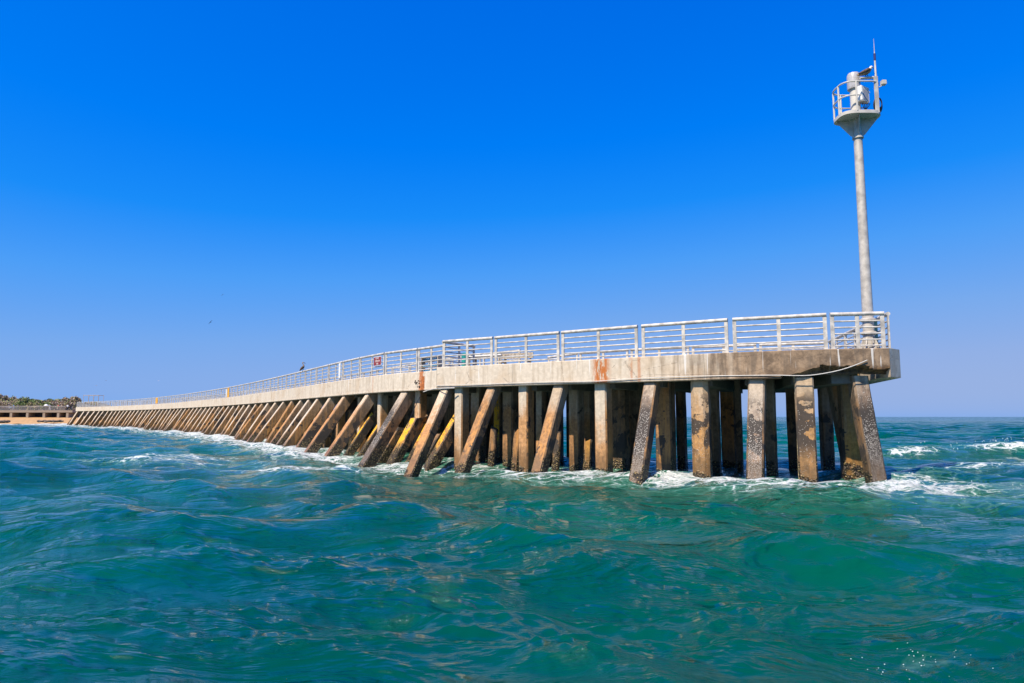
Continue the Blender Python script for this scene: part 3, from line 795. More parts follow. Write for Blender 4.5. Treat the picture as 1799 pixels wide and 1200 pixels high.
# equipment box
bm = bmesh.new(); bevel_box(bm, -0.28, 0.28, 0, 0.25, 0, 0.48, 0.015)
eb_ = bobj('equipment_box', bm, M['white'], tower); eb_.location = (0.20, -0.22, PZ + 0.50); eb_.rotation_euler = (0, 0, 0.55); eb_.scale = (0.72, 0.72, 1)
bm = bmesh.new(); bevel_box(bm, -0.20, 0.16, -0.012, 0.0, 0.05, 0.38, 0.004); bobj('box_door', bm, M['lens'], eb_)
bm = bmesh.new()
for i in range(5): tube(bm, resample([Vector((0.02 + 0.05 * i, -0.20, PZ + 0.5)), Vector((0.05 + 0.05 * i, -0.22, PZ + 0.40)), Vector((0.12 + 0.06 * i, -0.15, PZ + 0.44)), Vector((0.30, 0.05, PZ + 0.30))]), 0.010, 5)
bobj('wiring', bm, M['black'], tower)
# guard rail posts and hoops
def hoop(z_, a0, a1, n=26): return [plat(a0 + (a1 - a0) * i / n) * 0.97 + Vector((0, 0, z_)) for i in range(n + 1)]
bm = bmesh.new()
tube(bm, hoop(PZ + 1.02, 0.35, 2 * math.pi - 0.0), 0.024, 8); tube(bm, hoop(PZ + 0.58, 0.9, 2 * math.pi - 1.6), 0.022, 8)
T('guard_hoop', bm, M['tower_white'])
for a_ in (math.pi + 0.1, math.pi - 0.55, 1.8, 2 * math.pi - 1.75):
    q = plat(a_) * 0.97; bm = bmesh.new(); tube(bm, [(q.x, q.y, PZ + 0.08), (q.x, q.y, PZ + 1.02)], 0.028, 8); T('guard_post', bm, M['tower_white'])
q = plat(2 * math.pi - 0.95) * 0.96; bm = bmesh.new(); bevel_box(bm, q.x - 0.06, q.x + 0.06, q.y - 0.02, q.y + 0.02, PZ + 0.03, PZ + 1.20, 0.006); T('guard_post', bm, M['tower_grey'])
# perch beam + antenna pole
bm = bmesh.new(); tube(bm, [(-0.02, -0.36, PZ + 1.17), (0.56, -0.22, PZ + 1.27)], 0.045, 4); bobj('cross_beam', bm, M['tower_white'], tower)
ax_, ay_ = 0.56, -0.20
bm = bmesh.new(); tube(bm, [(ax_, ay_, PZ + 0.08), (ax_, ay_, PZ + 1.3), (ax_, ay_, PZ + 1.85)], [0.035, 0.032, 0.024], 10); T('antenna_pole', bm, M['tower_white'])
bm = bmesh.new(); tube(bm, [(ax_, ay_, PZ + 1.84), (ax_, ay_, PZ + 2.06)], 0.034, 8); T('antenna_coil', bm, simple('blue_black', (0.02, 0.025, 0.12), 0.5))
bm = bmesh.new(); tube(bm, [(ax_, ay_, PZ + 2.05), (ax_, ay_, PZ + 2.14), (ax_, ay_, PZ + 2.56)], [0.02, 0.012, 0.004], 8); T('antenna_tip', bm, M['tower_grey'])
bm = bmesh.new(); tube(bm, [(ax_, ay_, PZ + 0.92), (ax_ + 0.20, ay_ - 0.02, PZ + 1.02)], 0.014, 6); bevel_box(bm, ax_ + 0.14, ax_ + 0.29, ay_ - 0.09, ay_ + 0.05, PZ + 1.02, PZ + 1.17, 0.015); bobj('sensor', bm, M['tower_white'], tower)
bm = bmesh.new()
for k_ in range(7):
    pts_ = [Vector((ax_ + 0.03 + 0.13 * math.sin(t * 2 * math.pi) * (0.6 + 0.07 * k_) + 0.02 * k_ * 0.4, ay_ + 0.03 * k_ - 0.06, PZ + 0.42 + 0.26 * math.cos(t * 2 * math.pi) * (0.6 + 0.06 * k_))) for t in [i / 18 for i in range(19)]]
    tube(bm, pts_, 0.016, 5, False)
bobj('cable_coil', bm, M['black'], tower)
bm = bmesh.new(); tube(bm, resample([Vector((ax_ - 0.03, ay_ - 0.03, PZ + 1.0)), Vector((ax_ - 0.06, ay_ - 0.03, PZ + 0.8)), Vector((ax_ - 0.02, ay_ - 0.04, PZ + 0.6)), Vector((ax_ - 0.05, ay_ - 0.03, PZ + 0.2))]), 0.016, 5); bobj('wiring', bm, M['black'], tower)

# ------------------------------------------------------------------ birds
def lathe_path(bm, pts, rs, n=12, sx=1.0):
    tube(bm, pts, rs, n)
def bird_perched(name, label, loc, rz, s, body, neck, wingm, tall):
    root = thing(name, label, 'bird', loc, rz)
    bm = bmesh.new()
    # body along +x = facing direction
    if tall:
        pts = [(-0.34, 0, 0.10), (-0.26, 0, 0.15), (-0.14, 0, 0.22), (0.0, 0, 0.28), (0.12, 0, 0.35), (0.17, 0, 0.44), (0.16, 0, 0.54), (0.14, 0, 0.64), (0.165, 0, 0.71), (0.22, 0, 0.73), (0.29, 0, 0.66), (0.34, 0, 0.52)]
        rs = [0.02, 0.06, 0.11, 0.135, 0.10, 0.06, 0.042, 0.04, 0.048, 0.038, 0.018, 0.006]
    else:
        pts = [(-0.44, 0, 0.02), (-0.36, 0, 0.05), (-0.22, 0, 0.11), (-0.06, 0, 0.17), (0.08, 0, 0.24), (0.16, 0, 0.33), (0.19, 0, 0.40), (0.23, 0, 0.43), (0.28, 0, 0.42), (0.31, 0, 0.385)]
        rs = [0.015, 0.045, 0.09, 0.115, 0.10, 0.07, 0.06, 0.056, 0.035, 0.008]
    tube(bm, [Vector(p) * s for p in pts], [r * s for r in rs], 14)
    b = smooth_obj(bobj('body', bm, body, root), 60)
    if neck is not None:
        b.data.materials.append(neck)
        for pl in b.data.polygons:
            if pl.center.x > (0.13 * s) and pl.center.z > 0.27 * s: pl.material_index = 1
    for sd in (-1, 1):
        bm = bmesh.new()
        P = [(-0.40, 0.05, 0.08), (-0.20, 0.105, 0.15), (0.0, 0.13, 0.24), (0.10, 0.10, 0.29)] if not tall else [(-0.34, 0.05, 0.12), (-0.18, 0.11, 0.22), (-0.02, 0.14, 0.30), (0.10, 0.11, 0.36)]
        tube(bm, [Vector((p[0], p[1] * sd, p[2])) * s for p in P], [0.02 * s, 0.06 * s, 0.075 * s, 0.03 * s], 8)
        smooth_obj(bobj('wing', bm, wingm, root), 60)
        bm = bmesh.new(); zt = 0.06 if not tall else 0.16
        tube(bm, [Vector((-0.02, 0.05 * sd, zt + 0.06)) * s, Vector((0.0, 0.05 * sd, 0.0)) * s, Vector((0.06, 0.05 * sd, 0.0)) * s], [0.02 * s, 0.012 * s, 0.008 * s], 6)
        bobj('leg', bm, M['black'], root)
    bm = bmesh.new()
    if tall: tube(bm, [Vector((0.23, 0, 0.735)) * s, Vector((0.33, 0, 0.62)) * s, Vector((0.37, 0, 0.50)) * s], [0.024 * s, 0.016 * s, 0.006 * s], 6)
    else: tube(bm, [Vector((0.27, 0, 0.42)) * s, Vector((0.33, 0, 0.40)) * s, Vector((0.345, 0, 0.36)) * s], [0.022 * s, 0.013 * s, 0.003 * s], 6)
    bobj('beak', bm, M['black'], root)
    return root
brown = simple('brown_feathers', (0.13, 0.085, 0.055), 0.8, 0, 0.4, 18)
tan = simple('tan_feathers', (0.34, 0.25, 0.17), 0.8, 0, 0.3, 18)
whitef = simple('white_feathers', (0.72, 0.69, 0.64), 0.8, 0, 0.1, 18)
b1 = bird_perched('osprey', 'brown bird with a white head crouched on the mast platform cross beam', (TX + 0.22, TY - 0.31, ZT + PZ + 1.255), 0.12, 0.74, tan, whitef, brown, False)
s = walk.at_px(533.5, -0.16, 4.95); q = off_pt(s, 0.16)
b2 = bird_perched('pelican', 'brown long necked bird standing on the railing of the jetty walkway', (q.x, q.y, ZT + 1.09), 0.15, 0.72, brown, tan, brown, True)

b2.rotation_euler = (0, -0.38, 0.15)
def bird_flying(label, px, py, dist, span, roll, mat, group='birds flying far over the jetty'):
    d = ray(px, py); loc = Vector((0, 0, CAMH)) + d * dist
    root = thing('bird', label, 'bird', loc, random.uniform(-0.4, 0.4), group)
    root.rotation_euler = (0, roll, 0)
    h = span / 2
    bm = bmesh.new(); tube(bm, [(0, -0.42 * h, 0), (0, -0.2 * h, 0.0), (0, 0.15 * h, 0.02 * h), (0, 0.38 * h, 0.0), (0, 0.52 * h, -0.02 * h)], [0.03 * h, 0.10 * h, 0.13 * h, 0.07 * h, 0.01 * h], 8)
    smooth_obj(bobj('body', bm, mat, root), 60)
    for sd in (-1, 1):
        bm = bmesh.new()
        st = [(0.05, 0.16, -0.16, 0.05), (0.35, 0.24, -0.08, 0.16), (0.6, 0.20, -0.06, 0.12), (1.0, -0.02, -0.12, 0.0)]
        top = [(bm.verts.new((sd * a * h, f * h, z * h + 0.03 * h)), bm.verts.new((sd * a * h, r_ * h, z * h + 0.02 * h)), bm.verts.new((sd * a * h, r_ * h, z * h)), bm.verts.new((sd * a * h, f * h, z * h))) for a, f, r_, z in st]
        for u_, v_ in zip(top, top[1:]):
            for j in range(4): bm.faces.new((u_[j], u_[(j+1) % 4], v_[(j+1) % 4], v_[j]))
        bm.faces.new(top[0]); bm.faces.new(top[-1][::-1])
        bobj('wing', bm, mat, root)
greyf = simple('grey_feathers', (0.20, 0.21, 0.24), 0.8)
bird_flying('dark bird flying in the open sky above the middle of the jetty, wings tilted', 370, 566, 120, 0.95, -0.85, simple('dark_feathers', (0.07, 0.07, 0.09), 0.8))
bird_flying('pale bird flying highest of those over the jetty, above and right of the dark one', 391, 518, 150, 0.75, -0.6, greyf)
bird_flying('tiny dark bird low in the sky, upper of the two nearest the shore', 186, 668.5, 220, 0.8, 0.3, greyf)
bird_flying('tiny pale bird lowest in the sky near the shore', 169, 677.5, 230, 0.9, -0.3, whitef)
bird_flying('tiny white bird low in the sky right of the other far ones', 278, 669, 220, 0.8, 0.2, whitef)

# ------------------------------------------------------------------ signs and deck furniture
def font_mesh(txt, size, ext=0.002):
    cu = bpy.data.curves.new('t', 'FONT'); cu.body = txt; cu.size = size; cu.align_x = 'CENTER'; cu.align_y = 'CENTER'; cu.extrude = ext
    o = bpy.data.objects.new('t', cu); C.objects.link(o); dg = bpy.context.evaluated_depsgraph_get()
    me = bpy.data.meshes.new_from_object(o.evaluated_get(dg)); bpy.data.objects.remove(o); return me
s0_ = walk.at_px(656.5, -0.10, 4.5); s1_ = walk.at_px(669.5, -0.10, 4.5)
a = off_pt(s0_, 0.10); b = off_pt(s1_, 0.10); mid = (a + b) / 2; wid = (b - a).length; hgt = 0.44
sg = thing('warning_sign', 'red rectangular warning sign with white lettering fixed to the walkway railing', 'sign', (mid.x, mid.y, z_at(mid, 634.5)), math.atan2(b.y - a.y, b.x - a.x))
bm = bmesh.new(); box(bm, -wid/2, wid/2, -0.004, 0.006, -hgt/2, hgt/2); bobj('border', bm, M['white'], sg)
bm = bmesh.new(); box(bm, -wid/2 + 0.022, wid/2 - 0.022, -0.010, -0.0045, -hgt/2 + 0.022, hgt/2 - 0.022); bobj('panel', bm, M['red'], sg)
for i, tx in enumerate(('DO NOT', 'CLIMB ON', 'RAILS')):
    me = font_mesh(tx, 0.12); o = _link('lettering', me, M['white']); o.parent = sg; o.rotation_euler = (math.pi / 2, 0, 0)
    w_ = max(v.co.x for v in me.vertices) - min(v.co.x for v in me.vertices)
    k_ = min(1.0, (wid - 0.08) / w_) * (1 if i == 1 else 0.8); o.scale = (k_, 1, 1); o.location = (0, -0.013, 0.13 - 0.13 * i)
def board(label, cat, px0, px1, y0, y1, mat, name, th=0.03, inset=0.10, path=None):
    a = off_pt(walk.at_px(px0, -inset, 4.5), inset); b = off_pt(walk.at_px(px1, -inset, 4.5), inset); mid = (a + b) / 2
    z1 = z_at(mid, y0); z0 = max(ZT + 0.01, z_at(mid, y1)); w = (b - a).length
    r = thing(name, label, cat, (mid.x, mid.y, z0), math.atan2(b.y - a.y, b.x - a.x))
    bm = bmesh.new(); bevel_box(bm, -w/2, w/2, -th/2, th/2, 0, z1 - z0, 0.008); bobj('board', bm, mat, r)
    bm = bmesh.new()
    for z_ in (0.2, 0.8):
        for x_ in (-w * 0.3, w * 0.3): tube(bm, [(x_, -th/2 - 0.012, (z1 - z0) * z_), (x_, th/2 + 0.03, (z1 - z0) * z_)], 0.014, 6)
    bobj('clamp', bm, M['rail'], r)
board('tall white board tied to the walkway railing left of the red sign', 'sign', 595.3, 598.2, 638, 664.5, M['white'], 'notice_board')
board('yellow board on the railing nearer the camera with a white strip beside it', 'sign', 399.5, 402.5, 682, 698, M['yellow'], 'notice_board')
board('narrow white strip beside the nearer yellow board on the railing', 'sign', 397, 398.6, 684, 697, M['white'], 'notice_board')
board('yellow board on the railing far along the jetty, the farther of the two', 'sign', 273.5, 277, 699, 709, M['yellow'], 'notice_board')

def place(px, depth_off, path=front, z=3.9): 
    s = path.at_px(px, -depth_off, z + 0.5); return path.at(s) - path.out(s) * depth_off, math.atan2(path.dir(s).y, path.dir(s).x)
# fish cleaning table
q, rz = place(846, 3.6)
t_ = thing('cleaning_table', 'low pale table standing on the deck behind the first railing panels of the pier head', 'table', (q.x, q.y, ZT - 0.06), rz)
bm = bmesh.new(); bevel_box(bm, -0.95, 0.95, -0.35, 0.35, 0.74, 0.80, 0.01); bobj('table_top', bm, M['white'], t_)
for x_ in (-0.8, 0.8):
    for y_ in (-0.25, 0.25):
        bm = bmesh.new(); box(bm, x_ - 0.04, x_ + 0.04, y_ - 0.04, y_ + 0.04, 0, 0.74); bobj('leg', bm, M['wood'], t_)
q, rz = place(905, 3.2)
t_ = thing('bench', 'wooden bench with a tipped up slatted back right of the pale table', 'bench', (q.x, q.y, ZT - 0.06), rz + 0.1)
bm = bmesh.new()
for i in range(3): box(bm, -0.75, 0.75, -0.22 + 0.15 * i, -0.10 + 0.15 * i, 0.44, 0.48)
bobj('seat', bm, M['wood'], t_)
bm = bmesh.new()
for i in range(2): box(bm, -0.75, 0.75, 0.22, 0.26, 0.58 + 0.14 * i, 0.68 + 0.14 * i)
bobj('backrest', bm, M['wood'], t_)
for x_ in (-0.6, 0.6):
    bm = bmesh.new(); box(bm, x_ - 0.03, x_ + 0.03, -0.2, -0.14, 0, 0.44); box(bm, x_ - 0.03, x_ + 0.03, 0.26, 0.30, 0, 0.82); box(bm, x_ - 0.03, x_ + 0.03, -0.14, 0.26, 0.39, 0.438); bobj('leg', bm, M['wood'], t_)
q, rz = place(816.5, 1.9)
t_ = thing('bin', 'slim teal bin standing behind the railing just right of the step', 'bin', (q.x, q.y, ZT - 0.06), rz)
bm = bmesh.new(); tube(bm, [(0, 0, 0), (0, 0, 0.02), (0, 0, 0.72)], [0.10, 0.12, 0.14], 14); smooth_obj(bobj('body', bm, M['teal'], t_))
bm = bmesh.new(); tube(bm, [(0, 0, 0.72), (0, 0, 0.75), (0, 0, 0.79)], [0.15, 0.15, 0.06], 14); smooth_obj(bobj('lid', bm, M['teal'], t_))
# made-up rack: blue dots stand in for sky between far railing bars
q, rz = place(772, 0.0); s = walk.at_px(757, -1.5, 4.3); q = off_pt(s, 1.5); dr = walk.dir(s)
t_ = thing('sky_gap_rack', 'made-up rack of blue dots for the sky seen between far railing bars beside the step', 'rack', (q.x, q.y, ZT - 0.05), math.atan2(dr.y, dr.x))
bm = bmesh.new()
for x_ in (-0.62, 0.62): box(bm, x_ - 0.03, x_ + 0.03, -0.12, 0.12, 0, 0.86)
for z_ in (0.14, 0.40, 0.66, 0.84): box(bm, -0.62, 0.62, -0.12, 0.12, z_ - 0.015, z_)
bobj('rack_bars', bm, M['wood'], t_)
blue = simple('sky_gap_blue', (0.08, 0.32, 0.55), 0.2)
for z_ in (0.14, 0.40, 0.66):
    for i in range(9):
        bm = bmesh.new(); x_ = -0.52 + 0.13 * i; tube(bm, [(x_, 0, z_ + 0.002), (x_, 0, z_ + 0.10), (x_, 0, z_ + 0.14), (x_, 0, z_ + 0.17)], [0.04, 0.04, 0.018, 0.018], 8); bobj('sky_dot', bm, blue, t_)

# ------------------------------------------------------------------ far shore
sandm = simple('sand', (0.47, 0.28, 0.12), 0.95, 0, 0.12, 1.2)
dunem = simple('dune_soil', (0.13, 0.085, 0.06), 0.95, 0, 0.4, 0.6)
bm = bmesh.new(); NX, NY = 90, 40; g = []
xs_ = np.linspace(-420, -66, NX); ys_ = np.concatenate([np.linspace(168, 230, 26), np.linspace(236, 420, 14)])
for j, yy in enumerate(ys_):
    row = []
    for i, xx in enumerate(xs_):
        sh = yy - 185 + 3.0 * mnoise.noise(Vector((xx * 0.04, 0.3, 0.0))) + max(0, (xx + 96)) * 1.2
        z = -1.2 + 1.9 * min(1, max(0, (sh + 8) / 12)) + 1.3 * min(1, max(0, (sh - 4) / 16))
        z += 3.2 * min(1, max(0, (yy - 232) / 30)) * (1.0 + 0.35 * mnoise.noise(Vector((xx * 0.03, yy * 0.02, 2)))) * min(1, max(0, (-70 - xx) / 40))
        if xx > -72: z = min(z, -1.0)
        row.append(bm.verts.new((xx, yy, z)))
    g.append(row)
for j in range(len(ys_) - 1):
    for i in range(NX - 1):
        f = bm.faces.new((g[j][i], g[j][i+1], g[j+1][i+1], g[j+1][i])); f.material_index = 1 if ys_[j] > 231 else 0
shore = bobj('beach', bm, [sandm, dunem], None, True); tag(shore, kind='structure')
def terrain_z(x, y):
    i = int(np.clip(np.searchsorted(xs_, x) - 1, 0, NX - 2)); j = int(np.clip(np.searchsorted(ys_, y) - 1, 0, len(ys_) - 2))
    return shore.data.vertices[0].co.z * 0 + shore_z[j * NX + i]
shore_z = [v.co.z for v in shore.data.vertices]

# far pier section along the beach
FD = 200.0
def fx(px, D=FD): return (px - CX) / F * D
z_d = 3.74
far = thing('beach_pier', 'low concrete pier section crossing the sand at the far left with dark openings below', 'pier', (fx(60), FD, 0))
far['world_parts'] = 1
bm = bmesh.new(); box(bm, fx(-60), fx(131), FD, FD + 4.2, z_d - 0.62, z_d); bobj('deck', bm, M['fascia_end'], far).matrix_parent_inverse = Matrix.Translation(-Vector(far.location))
for px_c in (-30, -4, 23.5, 52, 81, 106, 122):
    bm = bmesh.new(); c_ = fx(px_c); box(bm, c_ - 0.34, c_ + 0.34, FD + 0.1, FD + 3.9, 0.3, z_d - 0.621); bobj('pier_leg', bm, M['fascia_end'], far)
bm = bmesh.new(); box(bm, fx(-60), fx(131), FD + 3.0, FD + 3.6, 0.3, z_d - 0.63); bobj('back_wall', bm, simple('shadow_dark_wall', (0.07, 0.065, 0.075), 0.9), far)  # concrete back wall, deep shadow of the openings put into its colour
for ob in far.children:
    if ob.matrix_parent_inverse == Matrix(): ob.matrix_parent_inverse = Matrix.Translation(-Vector(far.location))
rfar = thing('metal_railing', 'pale railing of thin posts on the beach pier at the far left', 'railing', (fx(60), FD + 0.2, z_d))
lowf = None; x_ = fx(-60)
while x_ < fx(130) - 2.4:
    bm = bmesh.new()
    if lowf is None:
        for k_ in range(9): box(bm, -1.2 + 0.29 * k_ - 0.03, -1.2 + 0.29 * k_ + 0.03, -0.03, 0.03, 0, 1.12)
        box(bm, -1.3, 1.3, -0.06, 0.06, 1.12, 1.24); r = lowf = bobj('railing_panel', bm, M['rail_dull'])
    else:
        bm.free(); r = lowf.copy(); C.objects.link(r)
    r.parent = rfar; r.location = (x_ + 1.3 - fx(60), 0, 0); x_ += 2.64

# rocks
rockm = simple('dark_rock', (0.13, 0.10, 0.08), 0.9, 0, 0.4, 2.0)
rock_src = []
for i in range(22):
    px_r = 72 + 60 * (i / 22) + random.uniform(-1.5, 1.5) if i < 17 else 6 + 3.2 * (i - 17)
    D_ = 183 - 0.6 * (i % 3) - max(0, (px_r - 100)) * 0.25; r_ = random.uniform(0.3, 0.6)
    bm = bmesh.new(); bmesh.ops.create_icosphere(bm, subdivisions=3, radius=r_)
    for v in bm.verts:
        nn = mnoise.fractal(v.co * 1.3 + Vector((i * 5, 0, 0)), 1, 2, 4); v.co *= 1 + 0.35 * nn; v.co.z *= 0.6; v.co.x *= 1.3
    r = bobj('rock', bm, rockm); r.location = (fx(px_r, D_), D_, 0.72 + random.uniform(-0.1, 0.15)); r.rotation_euler = (0, 0, random.random() * 6)
    tag(r, 'dark shore boulder among the riprap at the foot of the beach left of the jetty', 'rock', 'boulders along the beach foot')

# scrub trees on the dune
def leaf_crown(rx, ry, rz_, n, mat, seed, lobes=12):
    r = random.Random(seed); bm = bmesh.new(); cs = []
    for _ in range(lobes):
        cs.append((Vector((r.uniform(-.65, .65) * rx, r.uniform(-.5, .5) * ry, r.uniform(-.25, .65) * rz_)), r.uniform(0.28, 0.5)))
    for _ in range(n):
        c_, k_ = r.choice(cs); d = Vector((r.gauss(0, 1), r.gauss(0, 1), r.gauss(0, 1))).normalized() * r.uniform(0.55, 1.05) * k_
        p = c_ + Vector((d.x * rx, d.y * ry, d.z * rz_)); s_ = r.uniform(0.14, 0.34)
        a = Vector((r.gauss(0, 1), r.gauss(0, 1), r.gauss(0, 1))).normalized(); b = a.orthogonal().normalized(); c2 = a.cross(b)
        vs = [bm.verts.new(p + b * s_), bm.verts.new(p + c2 * s_ * 0.8), bm.verts.new(p - b * s_), bm.verts.new(p - c2 * s_ * 0.7)]
        f = bm.faces.new(vs); f.material_index = 1 if r.random() < 0.3 else 0
    return bm
gm = [simple('olive_leaves', (0.29, 0.29, 0.13), 0.8, 0, 0.2, 0.8), simple('brown_leaves', (0.42, 0.30, 0.21), 0.8, 0, 0.2, 0.8), simple('green_leaves', (0.19, 0.25, 0.085), 0.8, 0, 0.2, 0.8), simple('dry_twigs', (0.44, 0.34, 0.26), 0.9, 0, 0.3, 1.0)]
tree_list = [  # px, top row, half width in px, kind
    (8, 693.5, 6, 1), (20, 697, 7, 1), (-8, 700, 10, 0), (32, 701, 8, 0), (45, 697, 9, 2), (57, 701, 8, 0), (68, 700, 8, 2), (79, 702, 8, 0), (90, 701, 8, 2),
    (101, 703, 8, 1), (112, 701, 9, 1), (124, 698, 7, 1), (132, 696.5, 7, 1), (139, 700, 6, 1), (38, 706, 8, 2), (62, 707, 8, 0), (85, 707, 9, 2), (104, 708, 9, 3), (10, 706, 12, 3), (120, 707, 9, 3), (152, 705, 9, 3), (168, 707, 7, 1)]
words = {0: 'olive green', 1: 'reddish brown', 2: 'bright green', 3: 'dry brown'}
for i, (px_t, yt, hw, kd) in enumerate(tree_list):
    D_ = 262 + 5 * (i % 3) - (14 if yt > 704 and px_t < 140 else 0)
    x_ = fx(px_t, D_); zt = z_at(Vector((x_, D_, 0)), yt); gz = max(1.5, min(5.2, terrain_z(x_, D_))) if x_ < -74 else 1.0
    hgt = max(1.6, zt - gz); w_ = hw / F * D_ * 1.6
    root = thing('scrub_tree', '%s coastal scrub tree on the dune behind the beach pier' % words[kd], 'tree', (x_, D_, gz), 0, 'scrub trees on the dune')
    bm = leaf_crown(w_, w_ * 0.9, hgt * 0.62, 1500, None, i + 3)
    o = bobj('crown', bm, [gm[kd], gm[(kd + 1) % 4] if kd in (0, 1) else gm[0]], root); o.location = (0, 0, hgt * 0.45)
    bm = bmesh.new(); tube(bm, [(0, 0, -0.6), (0.1, 0, hgt * 0.3), (0.3, 0.1, hgt * 0.7)], [0.16, 0.12, 0.04], 6)
    tube(bm, [(0.05, 0, hgt * 0.2), (-0.5, 0.2, hgt * 0.6)], [0.09, 0.03], 5); bobj('trunk', bm, gm[3], root)
# faint canopy frame
D_ = 238; c0 = fx(149, D_); c1 = fx(175, D_)
cf_ = thing('canopy_frame', 'faint pale open canopy frame rising behind the railing near the shore', 'canopy', ((c0 + c1) / 2, D_, 1.0))
hw = (c1 - c0) / 2; zt = z_at(Vector((0, D_, 0)), 694.5) - 1.0
for x_ in (-hw, -hw * 0.33, hw * 0.33, hw):
    bm = bmesh.new(); tube(bm, [(x_, 0, 0), (x_, 0, zt)], 0.07, 6); bobj('post', bm, M['rail_dull'], cf_)
    bm = bmesh.new(); tube(bm, [(x_, 3, 0), (x_, 3, zt)], 0.07, 6); bobj('post', bm, M['rail_dull'], cf_)
bm = bmesh.new()
for y_ in (0, 3): tube(bm, [(-hw - 0.2, y_, zt), (hw + 0.2, y_, zt)], 0.08, 6)
for x_ in (-hw, 0, hw): tube(bm, [(x_, -0.2, zt), (x_, 3.2, zt)], 0.06, 6)
bobj('roof_frame', bm, M['rail_dull'], cf_)

# people on the far pier
skin = simple('skin', (0.42, 0.24, 0.16), 0.6); hairm = simple('hair', (0.03, 0.02, 0.015), 0.7)
def person(label, px_c, rz_, shirt, trousers, arm=0.3):
    x_ = fx(px_c, FD + 1.0); root = thing('person', label, 'person', (x_, FD + 1.0, z_d), rz_)
    J = {'pel': (0, 0, .93), 'che': (0, 0, 1.30), 'nec': (0, 0, 1.48), 'hea': (0, .01, 1.60), 'top': (0, 0, 1.72),
         'ls': (-.19, 0, 1.42), 'le': (-.25, .03, 1.14), 'lh': (-.22, .12 + arm, .95 + arm * .6), 'rs': (.19, 0, 1.42), 're': (.25, .03, 1.14), 'rh': (.22, .15 + arm, .98 + arm * .6),
         'lk': (-.12, .02, .50), 'la': (-.14, 0, .08), 'lt': (-.15, .16, .04), 'rk': (.12, .02, .50), 'ra': (.14, 0, .08), 'rt': (.15, .16, .04), 'lp': (-.10, 0, .88), 'rp': (.10, 0, .88)}
    R = {'pel': .15, 'che': .165, 'nec': .065, 'hea': .105, 'top': .07, 'ls': .075, 'le': .05, 'lh': .045, 'rs': .075, 're': .05, 'rh': .045, 'lk': .065, 'la': .045, 'lt': .04, 'rk': .065, 'ra': .045, 'rt': .04, 'lp': .10, 'rp': .10}
    E = [('pel', 'che'), ('che', 'nec'), ('nec', 'hea'), ('hea', 'top'), ('che', 'ls'), ('ls', 'le'), ('le', 'lh'), ('che', 'rs'), ('rs', 're'), ('re', 'rh'), ('pel', 'lp'), ('lp', 'lk'), ('lk', 'la'), ('la', 'lt'), ('pel', 'rp'), ('rp', 'rk'), ('rk', 'ra'), ('ra', 'rt')]
    ks = list(J); me = bpy.data.meshes.new('body'); me.from_pydata([J[k_] for k_ in ks], [(ks.index(a), ks.index(b)) for a, b in E], [])
    o = bpy.data.objects.new('body', me); C.objects.link(o); md = o.modifiers.new('s', 'SKIN')
    for i, k_ in enumerate(ks):
        sv_ = me.skin_vertices[0].data[i]; sv_.radius = (R[k_], R[k_]); sv_.use_root = (k_ == 'pel')
    o.modifiers.new('d', 'SUBSURF').levels = 1
    dg = bpy.context.evaluated_depsgraph_get(); m2 = bpy.data.meshes.new_from_object(o.evaluated_get(dg)); bpy.data.objects.remove(o)
    m2.materials.clear(); body = _link('body', m2, [skin, shirt, trousers, hairm]); body.parent = root
    for pl in m2.polygons:
        z = pl.center.z; x = abs(pl.center.x)
        pl.material_index = 2 if z < 0.98 and x < 0.22 and z > 0.1 else (1 if z < 1.48 and not (x > 0.19 and z < 1.12) else (3 if z > 1.66 else 0))
        pl.use_smooth = True
    return root
cl = {k_: simple('cloth_' + k_, c_, 0.9) for k_, c_ in dict(dark=(0.03, 0.05, 0.07), white=(0.7, 0.7, 0.68), blue=(0.08, 0.25, 0.5), red=(0.45, 0.06, 0.05), grey=(0.3, 0.33, 0.36)).items()}
person('person in dark clothes standing alone at the railing of the beach pier', 35, 3.0, cl['dark'], cl['dark'])
person('person in blue top leaning at the beach pier railing left of the dark figure', 27.5, 2.6, cl['blue'], cl['grey'], 0.2)
person('person in a grey and white outfit near the middle of the beach pier', 91, 0.5, cl['grey'], cl['white'])
person('person in a red top on the beach pier close to the jetty corner', 106, 2.9, cl['red'], cl['dark'])
person('person in white top nearest the jetty corner on the beach pier', 122, 3.3, cl['white'], cl['dark'])
# white umbrella like shade on the far pier
q = Vector((fx(84.5, FD + 2), FD + 2, 0)); um = thing('parasol', 'small white parasol open on the beach pier', 'umbrella', (q.x, q.y, z_d))
bm = bmesh.new(); tube(bm, [(0, 0, 0), (0, 0, 1.75)], 0.03, 6); bobj('pole', bm, M['rail_dull'], um)
bm = bmesh.new(); tube(bm, [(0, 0, 1.35), (0, 0, 1.37), (0, 0, 1.6), (0, 0, 1.8)], [0.6, 0.62, 0.40, 0.05], 10); bobj('canopy', bm, M['white'], um)

